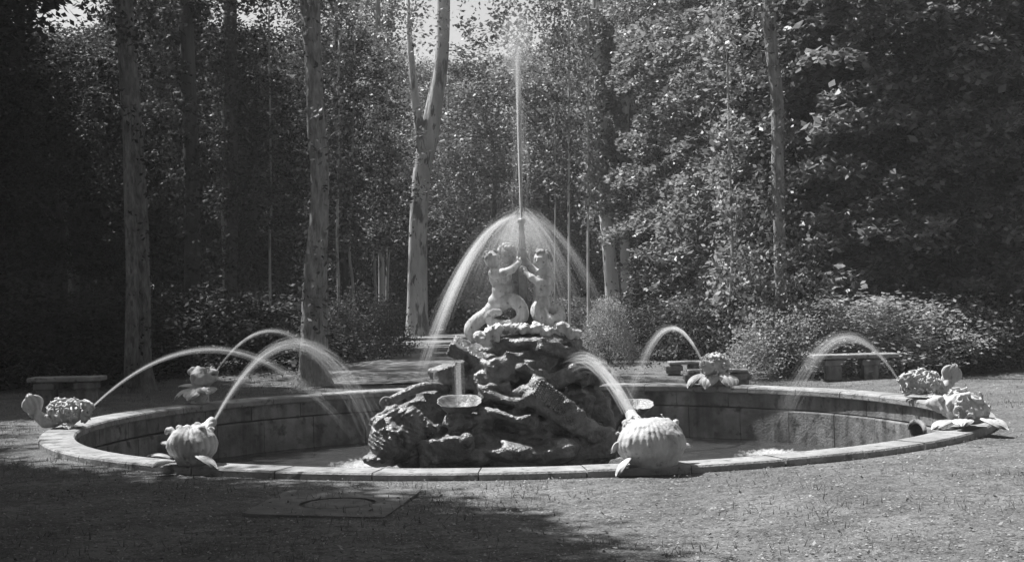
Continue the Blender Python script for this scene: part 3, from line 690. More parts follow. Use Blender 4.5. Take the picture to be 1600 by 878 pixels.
# ------------------------------------------------------------------ spouting sea monsters round the rim
def petal(L_, W_, th, lift, droop, ribs=4, notch=0.0):
    """leaf-shaped fin lobe along +Y from the origin"""
    v = []; f = []; nu, nv = 14, 24
    for side in (1, -1):
        for i in range(nu + 1):
            u = i / nu; q0 = min(1, u / .55); w_ = W_ * (.34 + .66 * q0 * q0 * (3 - 2 * q0)) * math.sqrt(max(0.02, 1 - max(0, (u - .6) / .4) ** 2))
            y = L_ * u; z0 = lift * math.sin(u * 1.9) - droop * u * u
            for j in range(nv + 1):
                s_ = -1 + 2 * j / nv; e = math.sqrt(max(0, 1 - s_ * s_)); ee = math.sqrt(max(0, 1 - (2 * u - 1) ** 2)) ** .5
                rib = 0.25 * abs(math.sin(s_ * ribs * 1.57)) * u
                v.append((s_ * w_, y + L_ * (.14 * e - .09 * abs(math.sin(s_ * ribs * 1.57))) * u, z0 + side * th * e * ee * (0.6 + 2.4 * rib) + .22 * w_ * (1 - e) * lift * 4 * u))
    m_ = (nu + 1) * (nv + 1)
    for i in range(nu):
        for j in range(nv):
            a = i * (nv + 1) + j; f += [(a, a + 1, a + nv + 2, a + nv + 1), (m_ + a, m_ + a + nv + 1, m_ + a + nv + 2, m_ + a + 1)]
    for j in range(nv):
        a = nu * (nv + 1) + j; f.append((a, a + 1, m_ + a + 1, m_ + a)); a = j; f.append((a, m_ + a, m_ + a + 1, a + 1))
    for i in range(nu):
        a = i * (nv + 1); f.append((a, a + nv + 1, m_ + a + nv + 1, m_ + a)); a += nv; f.append((a, m_ + a, m_ + a + nv + 1, a + nv + 1))
    return v, f
def add_petal(t_, loc, ang, pitch, roll, L_, W_, th=.022, lift=.05, droop=.06, name="fin"):
    v, f = petal(L_, W_, th, lift, droop)
    m_ = Matrix.Translation(loc) @ Matrix.Rotation(ang, 4, 'Z') @ Matrix.Rotation(pitch, 4, 'X') @ Matrix.Rotation(roll, 4, 'Y')
    o = MB().add([m_ @ Vector(p_) for p_ in v], f).build(name, M_lead, t_, True); return o
def curls(cv, c, r, n_, seed, size=(.035, .06), tube=.016, front=False):
    q4 = random.Random(seed)
    for i in range(n_):
        th = q4.uniform(0, 2 * math.pi); z_ = q4.uniform(-.5, 1); e = math.sqrt(1 - z_ * z_); d = Vector((math.cos(th) * e, math.sin(th) * e, z_))
        p_ = Vector((c[0] + d.x * r[0], c[1] + d.y * r[1], c[2] + d.z * r[2])); s_ = q4.uniform(*size)
        a = d.orthogonal().normalized(); b_ = d.cross(a); w0 = q4.uniform(0, 6.28); dirn = q4.choice((-1, 1)); pr = None
        for k in range(9):
            q5 = w0 + dirn * k * .75; rr = s_ * (1 - k * .085); x = p_ + a * rr * math.cos(q5) + b_ * rr * math.sin(q5) + d * s_ * .14 * k
            if pr is not None: cv.cap(pr, x, tube * (1 - .04 * k), tube * (1 - .05 * k), .003)
            pr = x
def flute(n_, amp): return lambda X, Y, Z: -amp * (1 + 1.2 * vnoise(X + 0 * Y, Y + 0 * X, Z + 0 * X, 9.0)) * np.abs(np.sin(n_ / 2 * np.arctan2(Y, X) + 2.2 * vnoise(X + 0 * Y, Y + 0 * X, Z + 0 * X, 4.0))) * np.clip(np.hypot(X, Y) * 8, 0, 1)
def monster(px, py, kind, label, face=None, size=1.0, depth=None, sink=0.0, mirror=1):
    """stands on the rim at the pixel's ray; local +Y points to the middle of the basin, where it spits"""
    g_ = on_ground(px, py, 0.105)
    dirc = Vector((g_.x - BX, g_.y - BY, 0)).normalized(); pos = Vector((BX, BY, 0)) + dirc * (BR - 0.17); pos.z = 0.10
    rz = math.atan2(-dirc.y, -dirc.x) - math.pi / 2
    t_ = thing("spouting_sea_monster", pos, label, "fountain sculpture", "spouting sea monsters on the rim", rz + (face or 0))
    cv = Carve((-.52, -.52, -.10), (.52, .56, .62), .0125)
    m_ = mirror
    if kind == 'ribbed':
        cv.ell((0, -.02, .225), (.27, .25, .185), .02, None, False, flute(22, .013))
        cv.ell((0, -.02, .33), (.20, .17, .085), .03, None, False, flute(26, .012))
        cv.ell((0, .0, .06), (.20, .18, .10), .04)
        cv.cap((0, .15, .28), (0, .28, .36), .10, .075, .03); cv.cap((0, .27, .35), (0, .40, .43), .075, .055, .02); cv.ell((0, .45, .46), (.028, .05, .028), .01, None, True)
        for e in (-1, 1):
            cv.ell((.09 * e, .24, .40), (.045,) * 3, .01); cv.ell((.10 * e, .27, .41), (.02,) * 3, .006, None, True)
        for (x, y) in ((-.08, .02), (.03, .08), (-.15, -.03), (.10, .02), (0, -.08), (-.05, .12), (.14, -.06)): cv.ell((x, y, .40), (.042, .042, .035), .008)
        curls(cv, (0, .06, .27), (.19, .20, .14), 12, 31, (.035, .055), .015)
        cv.chain([(-.22 * m_, -.02, .33, .04), (-.27 * m_, -.01, .38, .035), (-.31 * m_, 0, .375, .028), (-.33 * m_, 0, .34, .02)], .012)
        cv.rough(.008, 15, 3)
        fins = [(Vector((-.18 * m_, -.10, .06)), R(112) * m_, R(12), .26, .085), (Vector((.10 * m_, -.18, .13)), R(-112) * m_, R(-14), .40, .075), (Vector((-.20 * m_, -.02, .16)), R(85) * m_, R(22), .20, .06),
                (Vector((-.10, -.18, .05)), R(150) * m_, R(-4), .26, .10)]
        for lo_, an, pi_, L_, W_ in fins: add_petal(t_, lo_, an, pi_, 0, L_, W_)
    elif kind == 'plain':       # the big ribbed shell-like body seen from behind
        cv.ell((0, -.04, .20), (.295, .25, .205), .02, None, False, flute(30, .013))
        cv.ell((.02, -.02, .32), (.22, .18, .085), .03, None, False, flute(30, .012))
        cv.ell((.03, -.05, .03), (.20, .16, .10), .05)
        cv.cap((-.06, .13, .28), (-.06, .26, .36), .09, .07, .03); cv.cap((-.06, .26, .36), (-.06, .36, .42), .07, .05, .02)
        for (x, y, r_) in ((-.20, .06, .035), (-.09, .02, .03), (-.02, .03, .035), (.10, -.05, .03), (.18, .04, .035), (.24, -.02, .03)): cv.ell((x, y, .375), (r_,) * 3, .01)
        curls(cv, (0, .08, .28), (.24, .16, .12), 14, 33, (.03, .05), .015)
        cv.rough(.008, 15, 3)
        add_petal(t_, Vector((-.22, -.05, .22)), R(60), R(-30), R(20), .16, .05); add_petal(t_, Vector((-.20, -.14, .10)), R(112), R(-28), R(15), .22, .075, lift=.02)
        add_petal(t_, Vector((.22, .02, .12)), R(-75), R(10), 0, .18, .05)
    elif kind == 'curly':       # curly-maned fish with a tall tail fin turned outwards
        cv.ell((0, .02, .17), (.14, .22, .12), .03); cv.cap((0, .16, .2), (0, .30, .27), .10, .075, .03); cv.cap((0, .3, .25), (0, .38, .29), .07, .05, .02)
        cv.ell((0, .42, .30), (.03, .05, .03), .01, None, True)
        for e in (-1, 1): cv.ell((.08 * e, .27, .31), (.038,) * 3, .01); cv.cap((.03 * e, .33, .34), (.11 * e, .25, .37), .022, .018, .01)
        curls(cv, (0, .04, .20), (.19, .25, .17), 74, int(px), (.045, .075), .019); cv.rough(.008, 15, 3)
        cv.chain([(0, -.15, .12, .11), (0, -.26, .10, .09), (0, -.34, .16, .07), (0, -.38, .24, .05)], .03)
        add_petal(t_, Vector((.0, -.36, .18)), R(180), R(66), R(70 * m_), .30, .15, .035, .02, .0, "tail_fin")
        add_petal(t_, Vector((.10 * m_, -.34, .14)), R(200), R(40), R(60 * m_), .22, .11, .03, .02, .0, "tail_fin")
        add_petal(t_, Vector((.14, .05, .06)), R(-70), R(-8), 0, .22, .08); add_petal(t_, Vector((-.14, .0, .06)), R(80), R(-8), 0, .22, .08)
    elif kind == 'lobed':       # curly head over three round lobes hanging on the rim
        cv.ell((0, .0, .24), (.15, .17, .13), .03); cv.cap((0, .14, .24), (0, .30, .30), .09, .065, .03); cv.ell((0, .36, .32), (.03, .06, .03), .01, None, True)
        for e in (-1, 1): cv.ell((.075 * e, .23, .31), (.035,) * 3, .01)
        curls(cv, (0, .0, .26), (.16, .18, .15), 52, int(px) + 5, (.04, .068), .018)
        cv.cap((-.1, 0, .3), (-.24, .05, .27), .03, .02, .02); cv.cap((.08, 0, .33), (.20, .02, .37), .03, .02, .02); cv.cap((0, 0, .2), (0, 0, .0), .12, .12, .03)
        cv.rough(.008, 15, 3)
        for (x, an, L_) in ((-.12, 58, .27), (.02, 6, .27), (.12, -42, .27)): add_petal(t_, Vector((x, .04, .17)), R(an), R(-44), 0, L_ * 1.15, .15, .035, .08, .03)
    elif kind == 'headed':      # a lifted head with open mouth over three leaf lobes
        H = Vector((0.0, .02, .33)); r_ = .145
        cv.cap((0, -.02, .0), (0, .0, .22), .12, .10, .04)
        cv.ell(H, (r_ * .95, r_ * 1.1, r_), .03); cv.cap(H + Vector((0, .08, .02)), H + Vector((0, .19, .045)), .10, .075, .03)
        cv.ell(H + Vector((0, .25, .05)), (.045, .06, .028), .012, None, True)
        cv.cap(H + Vector((0, .20, .10)), H + Vector((0, .27, .085)), .035, .03, .02); cv.cap(H + Vector((0, .17, -.02)), H + Vector((0, .25, .0)), .05, .035, .02)
        for e in (-1, 1):
            cv.ell(H + Vector((.075 * e, .15, .10)), (.04, .035, .03), .012, None, True); cv.ell(H + Vector((.07 * e, .135, .095)), (.028,) * 3, .006)
            cv.ell(H + Vector((.125 * e, .0, .0)), (.045, .06, .075), .015); cv.ell(H + Vector((.16 * e, .01, .0)), (.03, .03, .045), .012, None, True)
            cv.cap(H + Vector((.03 * e, .16, .135)), H + Vector((.12 * e, .10, .12)), .022, .018, .015)
        for i in range(9): a = i * .7; cv.ell(H + Vector((.09 * math.sin(a), -.06 - .03 * (i % 3), .07 + .05 * math.cos(a))), (.04,) * 3, .012)
        cv.rough(.008, 15, 3)
        for (x, y, an, L_, pi_) in ((.0, -.04, 178, .27, -6), (.06, -.02, 232, .25, -30), (.08, .06, -78, .24, -32), (.03, .12, -35, .20, -20)):
            add_petal(t_, Vector((x * .8, y - .02, .20)), R(an), R(pi_), 0, L_ * 1.1, .135, .03, .06, .04)
    elif kind == 'finned':      # big rounded back with large spread fins
        cv.ell((0, .06, .25), (.21, .20, .19), .03, None, False, flute(16, .02)); cv.ell((0, -.10, .20), (.17, .18, .15), .05)
        cv.cap((0, .18, .26), (0, .34, .30), .13, .10, .03); cv.cap((0, .34, .28), (0, .44, .30), .09, .06, .02)
        cv.chain([(-.05, -.2, .34, .03), (-.10, -.06, .42, .035), (-.14, .08, .40, .03), (-.18, .18, .30, .025)], .01); curls(cv, (0, .02, .24), (.20, .24, .19), 30, 77, (.05, .085), .022); cv.ell((-.20, -.02, .24), (.07, .05, .09), .015, None, True); cv.ell((-.16, .14, .16), (.07, .06, .05), .015, None, True)
        for e in (-1, 1): cv.ell((.11 * e, .28, .37), (.04,) * 3, .012); cv.ell((.16 * e, .10, .22), (.07, .05, .10), .02, None, True)
        cv.rough(.006, 16, 2)
        for (lo_, an, pi_, L_, W_) in ((Vector((-.04, -.14, .14)), 158, -14, .40, .16), (Vector((-.12, .0, .10)), 100, -2, .34, .13), (Vector((-.12, .12, .10)), 62, -10, .36, .11), (Vector((.12, .05, .08)), -75, -8, .26, .10)):
            add_petal(t_, lo_, R(an), R(pi_), 0, L_, W_, .03)
    link("body", cv.mesh("body"), t_, M_lead)
    t_.scale = (size,) * 3
    return t_
mA = monster(92, 668, 'curly', "curly maned sea monster with a round tail fin on the far left rim, in shade", size=.88, mirror=-1)
mB = monster(331, 630, 'headed', "upturned sea monster head over three leaf lobes on the left back rim", size=1.12)
mC = monster(322, 722, 'ribbed', "ribbed round fish with a curl of fin on the front left rim", size=0.86, face=R(14))
mD = monster(1025, 729, 'plain', "large ribbed fish seen from behind on the front rim, its front in shadow", size=1.0)
mE = monster(1096, 604, 'lobed', "curly sea monster over three round lobes on the back rim in front of a bench", size=1.12)
mF = monster(1436, 622, 'curly', "bright curly sea monster with a tall tail fin on the right rim", size=.92, mirror=1)
mG = monster(1498, 668, 'finned', "finned sea monster at the far right of the rim, nearest the sand", size=0.86)
mH = None

# ------------------------------------------------------------------ water jets
class Strands:
    def __init__(s): s.v = []; s.f = []; s.a = []; s.n = 0
    def add(s, P_, r_, al):
        """P_ (m,3) path, r_ (m,) radius, al (m,) opacity; a three-sided thread"""
        m_ = len(P_); T_ = np.gradient(P_, axis=0); T_ /= np.linalg.norm(T_, axis=1)[:, None] + 1e-9
        ref = np.array([0.13, 0.97, 0.2]); A = np.cross(T_, ref); A /= np.linalg.norm(A, axis=1)[:, None] + 1e-9; B = np.cross(T_, A)
        ring = [P_ + (A * math.cos(q6) + B * math.sin(q6)) * r_[:, None] for q6 in (0, 2.09, 4.19)]
        s.v.append(np.stack(ring, 1).reshape(-1, 3)); s.a.append(np.repeat(al, 3))
        i = np.arange(m_ - 1)[:, None] * 3 + s.n
        for k in range(3):
            j = (k + 1) % 3; s.f.append(np.concatenate([i + k, i + j, i + 3 + j, i + 3 + k], 1))
        s.n += m_ * 3
    def build(s, label, cat="water jet", group=None, name="water_jet"):
        me = mesh(name, np.concatenate(s.v), np.concatenate(s.f), True, np.concatenate(s.a))
        o = link(name, me, None, M_spray); tag(o, label, cat, group); return o
def arc(p0, p1, h):
    """parabola control: apex h above the higher end"""
    p0 = np.array(p0, float); p1 = np.array(p1, float)
    zt = max(p0[2], p1[2]) + h; a = math.sqrt(zt - p0[2]); b_ = math.sqrt(zt - p1[2]); tt = a / (a + b_)
    def f_(t): 
        t = np.asarray(t)[:, None]; q7 = p0 + (p1 - p0) * t; u = (t - tt) * (a + b_); q7[:, 2:3] = zt - u * u; return q7
    return f_
def mist_mat(dens):
    m = bpy.data.materials.new("mist"); m.use_nodes = True; t = m.node_tree; t.nodes.remove(t.nodes["Principled BSDF"])
    v_ = t.nodes.new("ShaderNodeVolumePrincipled"); v_.inputs["Color"].default_value = (.95, .95, .95, 1); v_.inputs["Density"].default_value = dens; v_.inputs["Anisotropy"].default_value = 0.35
    t.links.new(v_.outputs[0], t.nodes["Material Output"].inputs[1]); return m
M_mist = {d: mist_mat(d) for d in (.03, .05, .08, .12, .2, .3, .45, .8)}
def jet(label, p0, p1, h, n_=46, s0=.010, s1=.10, op=.5, r0=.005, r1=.010, t1=1.0, fade=1.0, mist=.8):
    S_ = Strands(); f_ = arc(p0, p1, h)
    for i in range(int(n_ * 1.8)):
        a = rng.random() * .25 * (i % 3 == 0); e = t1 * (1 - rng.random() * .35 * (i % 2)); t = np.linspace(a, e, 24)
        q8 = f_(t); off = rng.normal(0, 1, 3); wob = rng.normal(0, 1, 3)
        sp = s0 + (s1 - s0) * t[:, None] ** 1.1
        q8 = q8 + off * sp * .5 + wob * sp * .12 * np.sin(t[:, None] * rng.uniform(8, 20))
        al = (1 - fade * np.clip(t / t1, 0, 1) ** .8 * .85) * rng.uniform(.2, 1) * np.clip((e - t) * 6, 0, 1) * op * .28
        S_.add(q8, r0 + (r1 - r0) * t, np.clip(al, 0, 1))
    o = S_.build(label, group="arching jets from the rim")
    e1 = np.array(p1, float)
    if e1[2] < .1:
        e1[2] = WZ; Q = Strands()
        for i in range(420):
            a = rng.random() * 6.28; rr = abs(rng.normal(0, .24)); hh = max(.006, rng.normal(.03, .03)) * max(.15, 1 - 1.5 * rr); t = np.linspace(0, 1, 5)
            q8 = np.stack([e1[0] + math.cos(a) * (rr + .06 * t), e1[1] + math.sin(a) * (rr + .06 * t), WZ + .01 + hh * 4 * t * (1 - .8 * t) * .6], 1); Q.add(q8, np.full(5, .013), np.full(5, rng.uniform(.06, .35)))
        m_s = mesh("splash", np.concatenate(Q.v), np.concatenate(Q.f), True, np.concatenate(Q.a)); so = link("splash", m_s, o, M_spray); so["kind"] = "stuff"
    for q, en in ((1.0, .55), (.6, .8)):
        T_ = np.linspace(0, en * t1, 22); c = f_(T_); rr = [max(.005, (s0 + (s1 - s0) * x) * .75 * q * min(1, (en * t1 * 1.02 - x) * 5)) for x in T_]
        v, f = loft([tuple(p_) for p_ in c], rr, None, 10); MB().add(v, f).build("mist", M_mist[mist], o, True)
    return o
def mouth(t_, loc):
    bpy.context.view_layer.update(); return t_.matrix_world @ Vector(loc)
bpy.context.view_layer.update()
cen = Vector((bx.x, BY, 0))
def land(px, py, Y): q_ = at(px, py, Y); return q_
jet("thin low jet arching up from the shaded sea monster at far left", mouth(mA, (0, .40, .30)), land(570, 705, 20.0), .62, 40, op=.24, mist=.12)
jet("jet arching from the upturned sea monster head toward the rockwork", mouth(mB, (0, .25, .38)), land(585, 705, 20.4), .62, 40, op=.24, mist=.12)
jet("tall broad jet springing from the ribbed fish at front left", mouth(mC, (0, .45, .44)), land(600, 715, 18.9), .66, 64, op=.26, s1=.20, mist=.12)
jet("jet from the large ribbed fish striking up at the mound", mouth(mD, (-.06, .38, .43)), P(866, 600, -.75), .38, 80, op=.62, s0=.05, s1=.11, fade=.7, t1=.74, mist=.3)
jet("short arching jet thrown by the lobed sea monster on the back rim", mouth(mE, (0, .36, .31)), land(965, 690, 20.9), .58, 60, op=.5, mist=.3)
jet("broad jet arching left from the bright curly sea monster on the right rim", mouth(mF, (0, .42, .30)), land(1205, 700, 20.4), .54, 70, op=.36, s1=.17, mist=.2)
# tall centre jet
S_ = Strands(); topz = P(813, 70).z
for i in range(70):
    hgt = NOZ.z + (topz - NOZ.z) * (1 - .45 * rng.random() ** 2); z = np.linspace(NOZ.z, hgt, 18); u = (z - NOZ.z) / (topz - NOZ.z)
    o_ = rng.normal(0, 1, 2); q8 = np.stack([bx.x + o_[0] * (.005 + .014 * u), BY + o_[1] * (.005 + .014 * u), z], 1)
    S_.add(q8, np.full(18, .006), np.clip((1.1 - .9 * u), 0, 1) * rng.uniform(.4, 1))
for i in range(900):
    x0 = rng.normal(0, .10); y0 = rng.normal(0, .10); z0 = topz + rng.normal(.02, .22); ln = rng.uniform(.02, .12); z = np.linspace(z0, z0 - ln, 4)
    q8 = np.stack([bx.x + x0 * (1 + .4 * np.linspace(0, 1, 4)), BY + y0 + 0 * z, z], 1); S_.add(q8, np.full(4, .008), np.full(4, rng.uniform(.02, .12)))
for i in range(600):
    zz = rng.uniform(NOZ.z + .1, topz); u = (topz - zz) / (topz - NOZ.z); ln = rng.uniform(.05, .3); z = np.linspace(zz, zz - ln, 4); a = rng.random() * 6.28; rr = (.03 + .14 * u) * math.sqrt(rng.random())
    q8 = np.stack([bx.x + rr * math.cos(a) + 0 * z, BY + rr * math.sin(a) + 0 * z, z], 1); S_.add(q8, np.full(4, .007), np.full(4, rng.uniform(.015, .07)))
tj = S_.build("tall thin jet shooting straight up from the vase to the treetops", name="water_jet")
for q in (1.6, 1.1, .6):
    v, f = lathe([(.003, NOZ.z), (.010 * q, NOZ.z + .6), (.02 * q, topz - .6), (.08 * q, topz - .25 * q), (.14 * q, topz + .0), (.13 * q, topz + .16 * q), (.06 * q, topz + .30 * q), (.006, topz + .36 * q)], 20)
    MB().add([(a + bx.x, b_ + bx.y, c_) for a, b_, c_ in v], f).build("mist", M_mist[.2], tj, True)
# umbrella of spray from the nozzle, denser on the left
def prof(u):       # falling curve: horizontal distance and drop, u 0..1
    return 1.38 * u, -2.25 * u ** 2.0
S_ = Strands()
for i in range(1300):
    a = rng.random() * 2 * math.pi; a = a if (math.sin(a) > -.3 or i % 3 == 0) else -a; sp = rng.uniform(.25, 1.02) if i % 4 else rng.normal(.96, .04)
    u0 = rng.uniform(.02, .5); u1 = min(1.0, u0 + rng.uniform(.06, .30)); u = np.linspace(u0, u1, 6)
    d_, z_ = prof(u)
    q8 = np.stack([bx.x + math.cos(a) * d_ * sp, BY + math.sin(a) * d_ * sp * .9, NOZ.z + z_ + .06 + .05 * rng.normal()], 1)
    al = rng.uniform(.02, .10) * np.clip(1.25 - u * 1.6, .03, 1) * np.sin(np.linspace(.25, 2.9, 6)); S_.add(q8, np.full(6, .009), al)
us = S_.build("umbrella of fine spray falling all round the vase and the tritons", "water spray", name="water_spray")
for q in (.14, .24, .36, .48, .64, .80):
    bot = 2.25 * (.10 + .55 * q * q); H_ = 1.38 * math.sqrt(bot / 2.25) * (.55 + .45 * q)
    pr = [(.004, NOZ.z + .08 * q + .02)] + [(H_ * i / 10, NOZ.z + .08 * q + .02 - bot * (i / 10) ** 2) for i in range(1, 11)]
    pr += [(H_ * math.cos(x) * .98, NOZ.z + .08 * q - bot - .35 * q * math.sin(x)) for x in (.25, .55, .85, 1.15, 1.4)] + [(.02, NOZ.z + .08 * q - bot - .35 * q)]
    v, f = lathe(pr, 40)
    MB().add([(a + bx.x - .09 * (NOZ.z + .1 - c_), b_ + bx.y, c_) for a, b_, c_ in v], f).build("mist", M_mist[.2 if q < .4 else .03], us, True)

for k, (ang, n_, op, lab, u_end, dn, sc_) in enumerate(((R(183), 360, .075, "curtain of water falling to the left of the rockwork", .99, .12, 1.0), (R(4), 130, .022, "faint curtain of water falling to the right of the rockwork", .9, .05, 1.0), (R(60), 70, .045, "faint stream crossing behind on the right of the tritons", .85, .05, 1.25))):
    S_ = Strands()
    for i in range(n_):
        a = ang + rng.normal(0, .12); sp = sc_ * (1 + rng.normal(0, .045)); u = np.linspace(rng.uniform(0.05, .4), u_end * rng.uniform(.7, 1), 16); d_, z_ = prof(u)
        q8 = np.stack([bx.x + math.cos(a) * d_ * sp, BY + math.sin(a) * d_ * sp, NOZ.z + z_ + .04 + rng.normal(0, .02)], 1)
        S_.add(q8, np.full(16, .009), np.clip(op * rng.uniform(.2, 1.2) * np.clip(1.15 - .6 * u, 0, 1), 0, 1) * np.sin(np.linspace(.3, 2.9, 16)))
    o = S_.build(lab, "water jet", "streams falling from the vase")
    U = np.linspace(.12, u_end * .97, 18); d_, z_ = prof(U); pt = [(bx.x + math.cos(ang) * a * sc_, BY + math.sin(ang) * a * sc_, NOZ.z + b_ + .02) for a, b_ in zip(d_, z_)]
    for q in (1.3, .7):
        mm_ = int(18 * (.55 + .45 * (1.5 - q) / 1.1)); v, f = loft(pt[:mm_], [.006 + .075 * q * math.sin(math.pi * x) ** .8 for x in np.linspace(0, 1, mm_)], [.006 + .14 * q * math.sin(math.pi * x) ** .8 for x in np.linspace(0, 1, mm_)], 12)
        MB().add(v, f).build("mist", M_mist[dn], o, True)
# stream dropping into the left bowl, and trickles over the ledge
S_ = Strands(); p0 = P(716, 566, -.80); p1 = P(718, 628, -1.05)
for i in range(46):
    o_ = rng.normal(0, .026, 3); t = np.linspace(0, 1, 8)[:, None]; q8 = np.array(p0) + (np.array(p1) - np.array(p0)) * t + o_; q8[:, 2] -= .0
    S_.add(q8, np.full(8, .006), np.full(8, rng.uniform(.05, .22)))
S_.build("short stream dropping from the rock into the left shell bowl", name="water_jet")

# ------------------------------------------------------------------ benches
def bench(px0, px1, py, Yd, label, legs, seat_h=.46, thick=.07, deep=.42, back=None):
    a = at(px0, py, Yd); b_ = at(px1, py, Yd); L_ = (b_ - a).length; c = (a + b_) / 2; c.z = 0
    t_ = thing("stone_bench", c, label, "bench", "stone benches round the clearing")
    MB().box((0, 0, seat_h - thick / 2), (L_, deep, thick), bev=.012).build("seat", M_stone, t_)
    for x in legs:
        MB().box((x * L_ / 2, 0, (seat_h - thick) / 2), (.24, deep * .8, seat_h - thick - .004), bev=.015).build("leg", M_wall, t_)
        MB().box((x * L_ / 2, -.02, seat_h - thick - .07), (.32, deep * .86, .10), bev=.015).build("bracket", M_wall, t_)
    return t_
bench(1268, 1400, 555, 24.9, "pale stone bench on two blocks at right in front of the bushes", (-.50, .36), .44)
bench(1074, 1166, 578, 24.4, "low stone bench just behind the lobed sea monster on the back rim", (-.8, .8), .26, .05)
bench(1044, 1096, 564, 27.5, "farther low stone bench in the right back shade beside the ivy clad bush", (-.7, .7), .24, .05)
bench(48, 162, 586, 22.6, "shaded stone bench at far left behind the curly sea monster", (-.55, .55), .47)

# ------------------------------------------------------------------ foliage
def leaf_cloud(P_, size, seed, flat=0.0, asp=.55, aim=None):
    """one bent rhombus per point -> arrays v, f, tone"""
    g = np.random.default_rng(seed); n_ = len(P_); s_ = size * g.uniform(.6, 1.25, n_)[:, None]
    nr = g.normal(0, 1, (n_, 3)); nr[:, 2] = np.abs(nr[:, 2]) + flat; nr /= np.linalg.norm(nr, axis=1)[:, None]
    t_ = g.normal(0, 1, (n_, 3)); a = np.cross(nr, t_); a /= np.linalg.norm(a, axis=1)[:, None] + 1e-9; b_ = np.cross(nr, a)
    v = np.stack([P_ - a * s_, P_ + b_ * s_ * asp - nr * s_ * .12, P_ + a * s_, P_ - b_ * s_ * asp - nr * s_ * .12], 1).reshape(-1, 3)
    f = np.arange(n_ * 4).reshape(-1, 4); return v, f, np.repeat(g.random(n_) ** 1.6, 4)
def clumps(n_cl, per, place, sig, seed):
    g = np.random.default_rng(seed); out = []
    for i in range(n_cl):
        c, s_ = place(g); k = max(4, int(per * g.uniform(.4, 1.5))); out.append(c + g.normal(0, 1, (k, 3)) * np.array(sig) * s_)
    return np.concatenate(out)
def crown_mesh(name, P_, size, seed, **kw):
    v, f, a = leaf_cloud(P_, size, seed, **kw); return mesh(name, v, f, False, a)
# prototype crowns, origin at the foot of the tree
def col_place(z0, z1, r, flare=0.0):
    def f_(g):
        u = g.random(); z = z0 + (z1 - z0) * u; a = g.random() * 6.28; rr = r * (g.random() ** .5) * (0.55 + .6 * math.sin(math.pi * min(1, u * .9 + .1)) + flare * u)
        return np.array([rr * math.cos(a), rr * math.sin(a), z]), g.uniform(.5, 1.3)
    return f_
PROTO = []
for k, (z0, z1, r, sz, n_, per) in enumerate(((3.0, 14, 2.3, .085, 300, 60), (2.2, 12.5, 1.9, .085, 280, 60), (4.0, 15, 2.8, .09, 320, 60), (1.2, 11, 1.4, .08, 250, 60), (5.0, 15.5, 2.4, .09, 280, 60))):
    PROTO.append(crown_mesh("crown", clumps(n_, per, col_place(z0, z1, r), (.30, .30, .22), 20 + k), sz, 40 + k, flat=.5))
PROTO.append(crown_mesh("crown", clumps(760, 60, col_place(6.2, 13.5, 3.3), (.32, .32, .24), 29), .10, 49, flat=.5))  # denser crown made for the unseen trees, to block sun and sky
def low_place(r, h_):
    def f_(g):
        a = g.random() * 6.28; u = g.random() ** .6; rr = r * g.random() ** .5; z = h_ * u * math.sqrt(max(.05, 1 - (rr / r) ** 2))
        return np.array([rr * math.cos(a), rr * math.sin(a), z + .1]), g.uniform(.6, 1.2)
    return f_
BUSH = [crown_mesh("foliage", clumps(170, 70, low_place(2.0, h_), (.25, .25, .2), 60 + k), .06, 70 + k, flat=.5) for k, h_ in enumerate((2.6, 3.4, 2.0))]
def trunk_mesh(name, pts, rad, seed, n_=12, wob=.06):
    g = random.Random(seed); ph = [g.random() * 6.28 for _ in range(4)]
    P2 = spline([tuple(p_) + (r_,) for p_, r_ in zip(pts, rad)], 6)
    def sh(i, q9): return 1 + wob * (math.sin(2 * q9 + ph[0] + i * .12) + .6 * math.sin(3 * q9 + ph[1] - i * .2) + .5 * math.sin(5 * q9 + ph[2] + i * .31))
    v, f = loft([p_[:3] for p_ in P2], [float(p_[3]) for p_ in P2], None, n_, (0, 1, 0), sh)
    return mesh(name, v, f)
def limbs(mb, g, z0, z1, n_, r0, reach):
    for i in range(n_):
        z = g.uniform(z0, z1); a = g.uniform(0, 6.28); L_ = reach * g.uniform(.5, 1.1)
        pts = [(0, 0, z), (math.cos(a) * L_ * .4, math.sin(a) * L_ * .4, z + L_ * .45), (math.cos(a + .3) * L_, math.sin(a + .3) * L_, z + L_ * 1.1)]
        v, f = loft([p_[:3] for p_ in spline(pts, 4)], [r0 * (1 - .09 * j) for j in range(9)], None, 6); mb.add(v, f)
TRUNK = []; LIMB = []
for k in range(5):
    g = random.Random(k); pts = [(0, 0, -.2)] + [(g.uniform(-.12, .12) * (1 + i * .3), g.uniform(-.12, .12) * (1 + i * .3), 2.4 * i + 1) for i in range(5)]
    TRUNK.append(trunk_mesh("trunk", pts, [.2, .14, .125, .11, .08, .04], k, 10)); mb = MB(); limbs(mb, g, 4, 11, 7, .045, 1.9); LIMB.append(mesh("limbs", mb.v, mb.f))
def filler(x, y, k, s_, label, group, lm=None, bark=None, cz=1.0, name="tree"):
    t_ = thing(name, (x, y, 0), label, "tree", group, rnd.uniform(0, 6.28)); t_.scale = (s_, s_, s_ * cz)
    for nm, me, mt in (("trunk", TRUNK[k % 5], bark or M_darkbark), ("limbs", LIMB[k % 5], bark or M_darkbark), ("crown", PROTO[k], lm or M_leaf)):
        o = bpy.data.objects.new(nm, me); C.objects.link(o); o.parent = t_
        if not me.materials: me.materials.append(mt)
        o.material_slots[0].link = 'OBJECT'; o.material_slots[0].material = mt
        if nm == 'limbs': o['kind'] = 'stuff'
    return t_
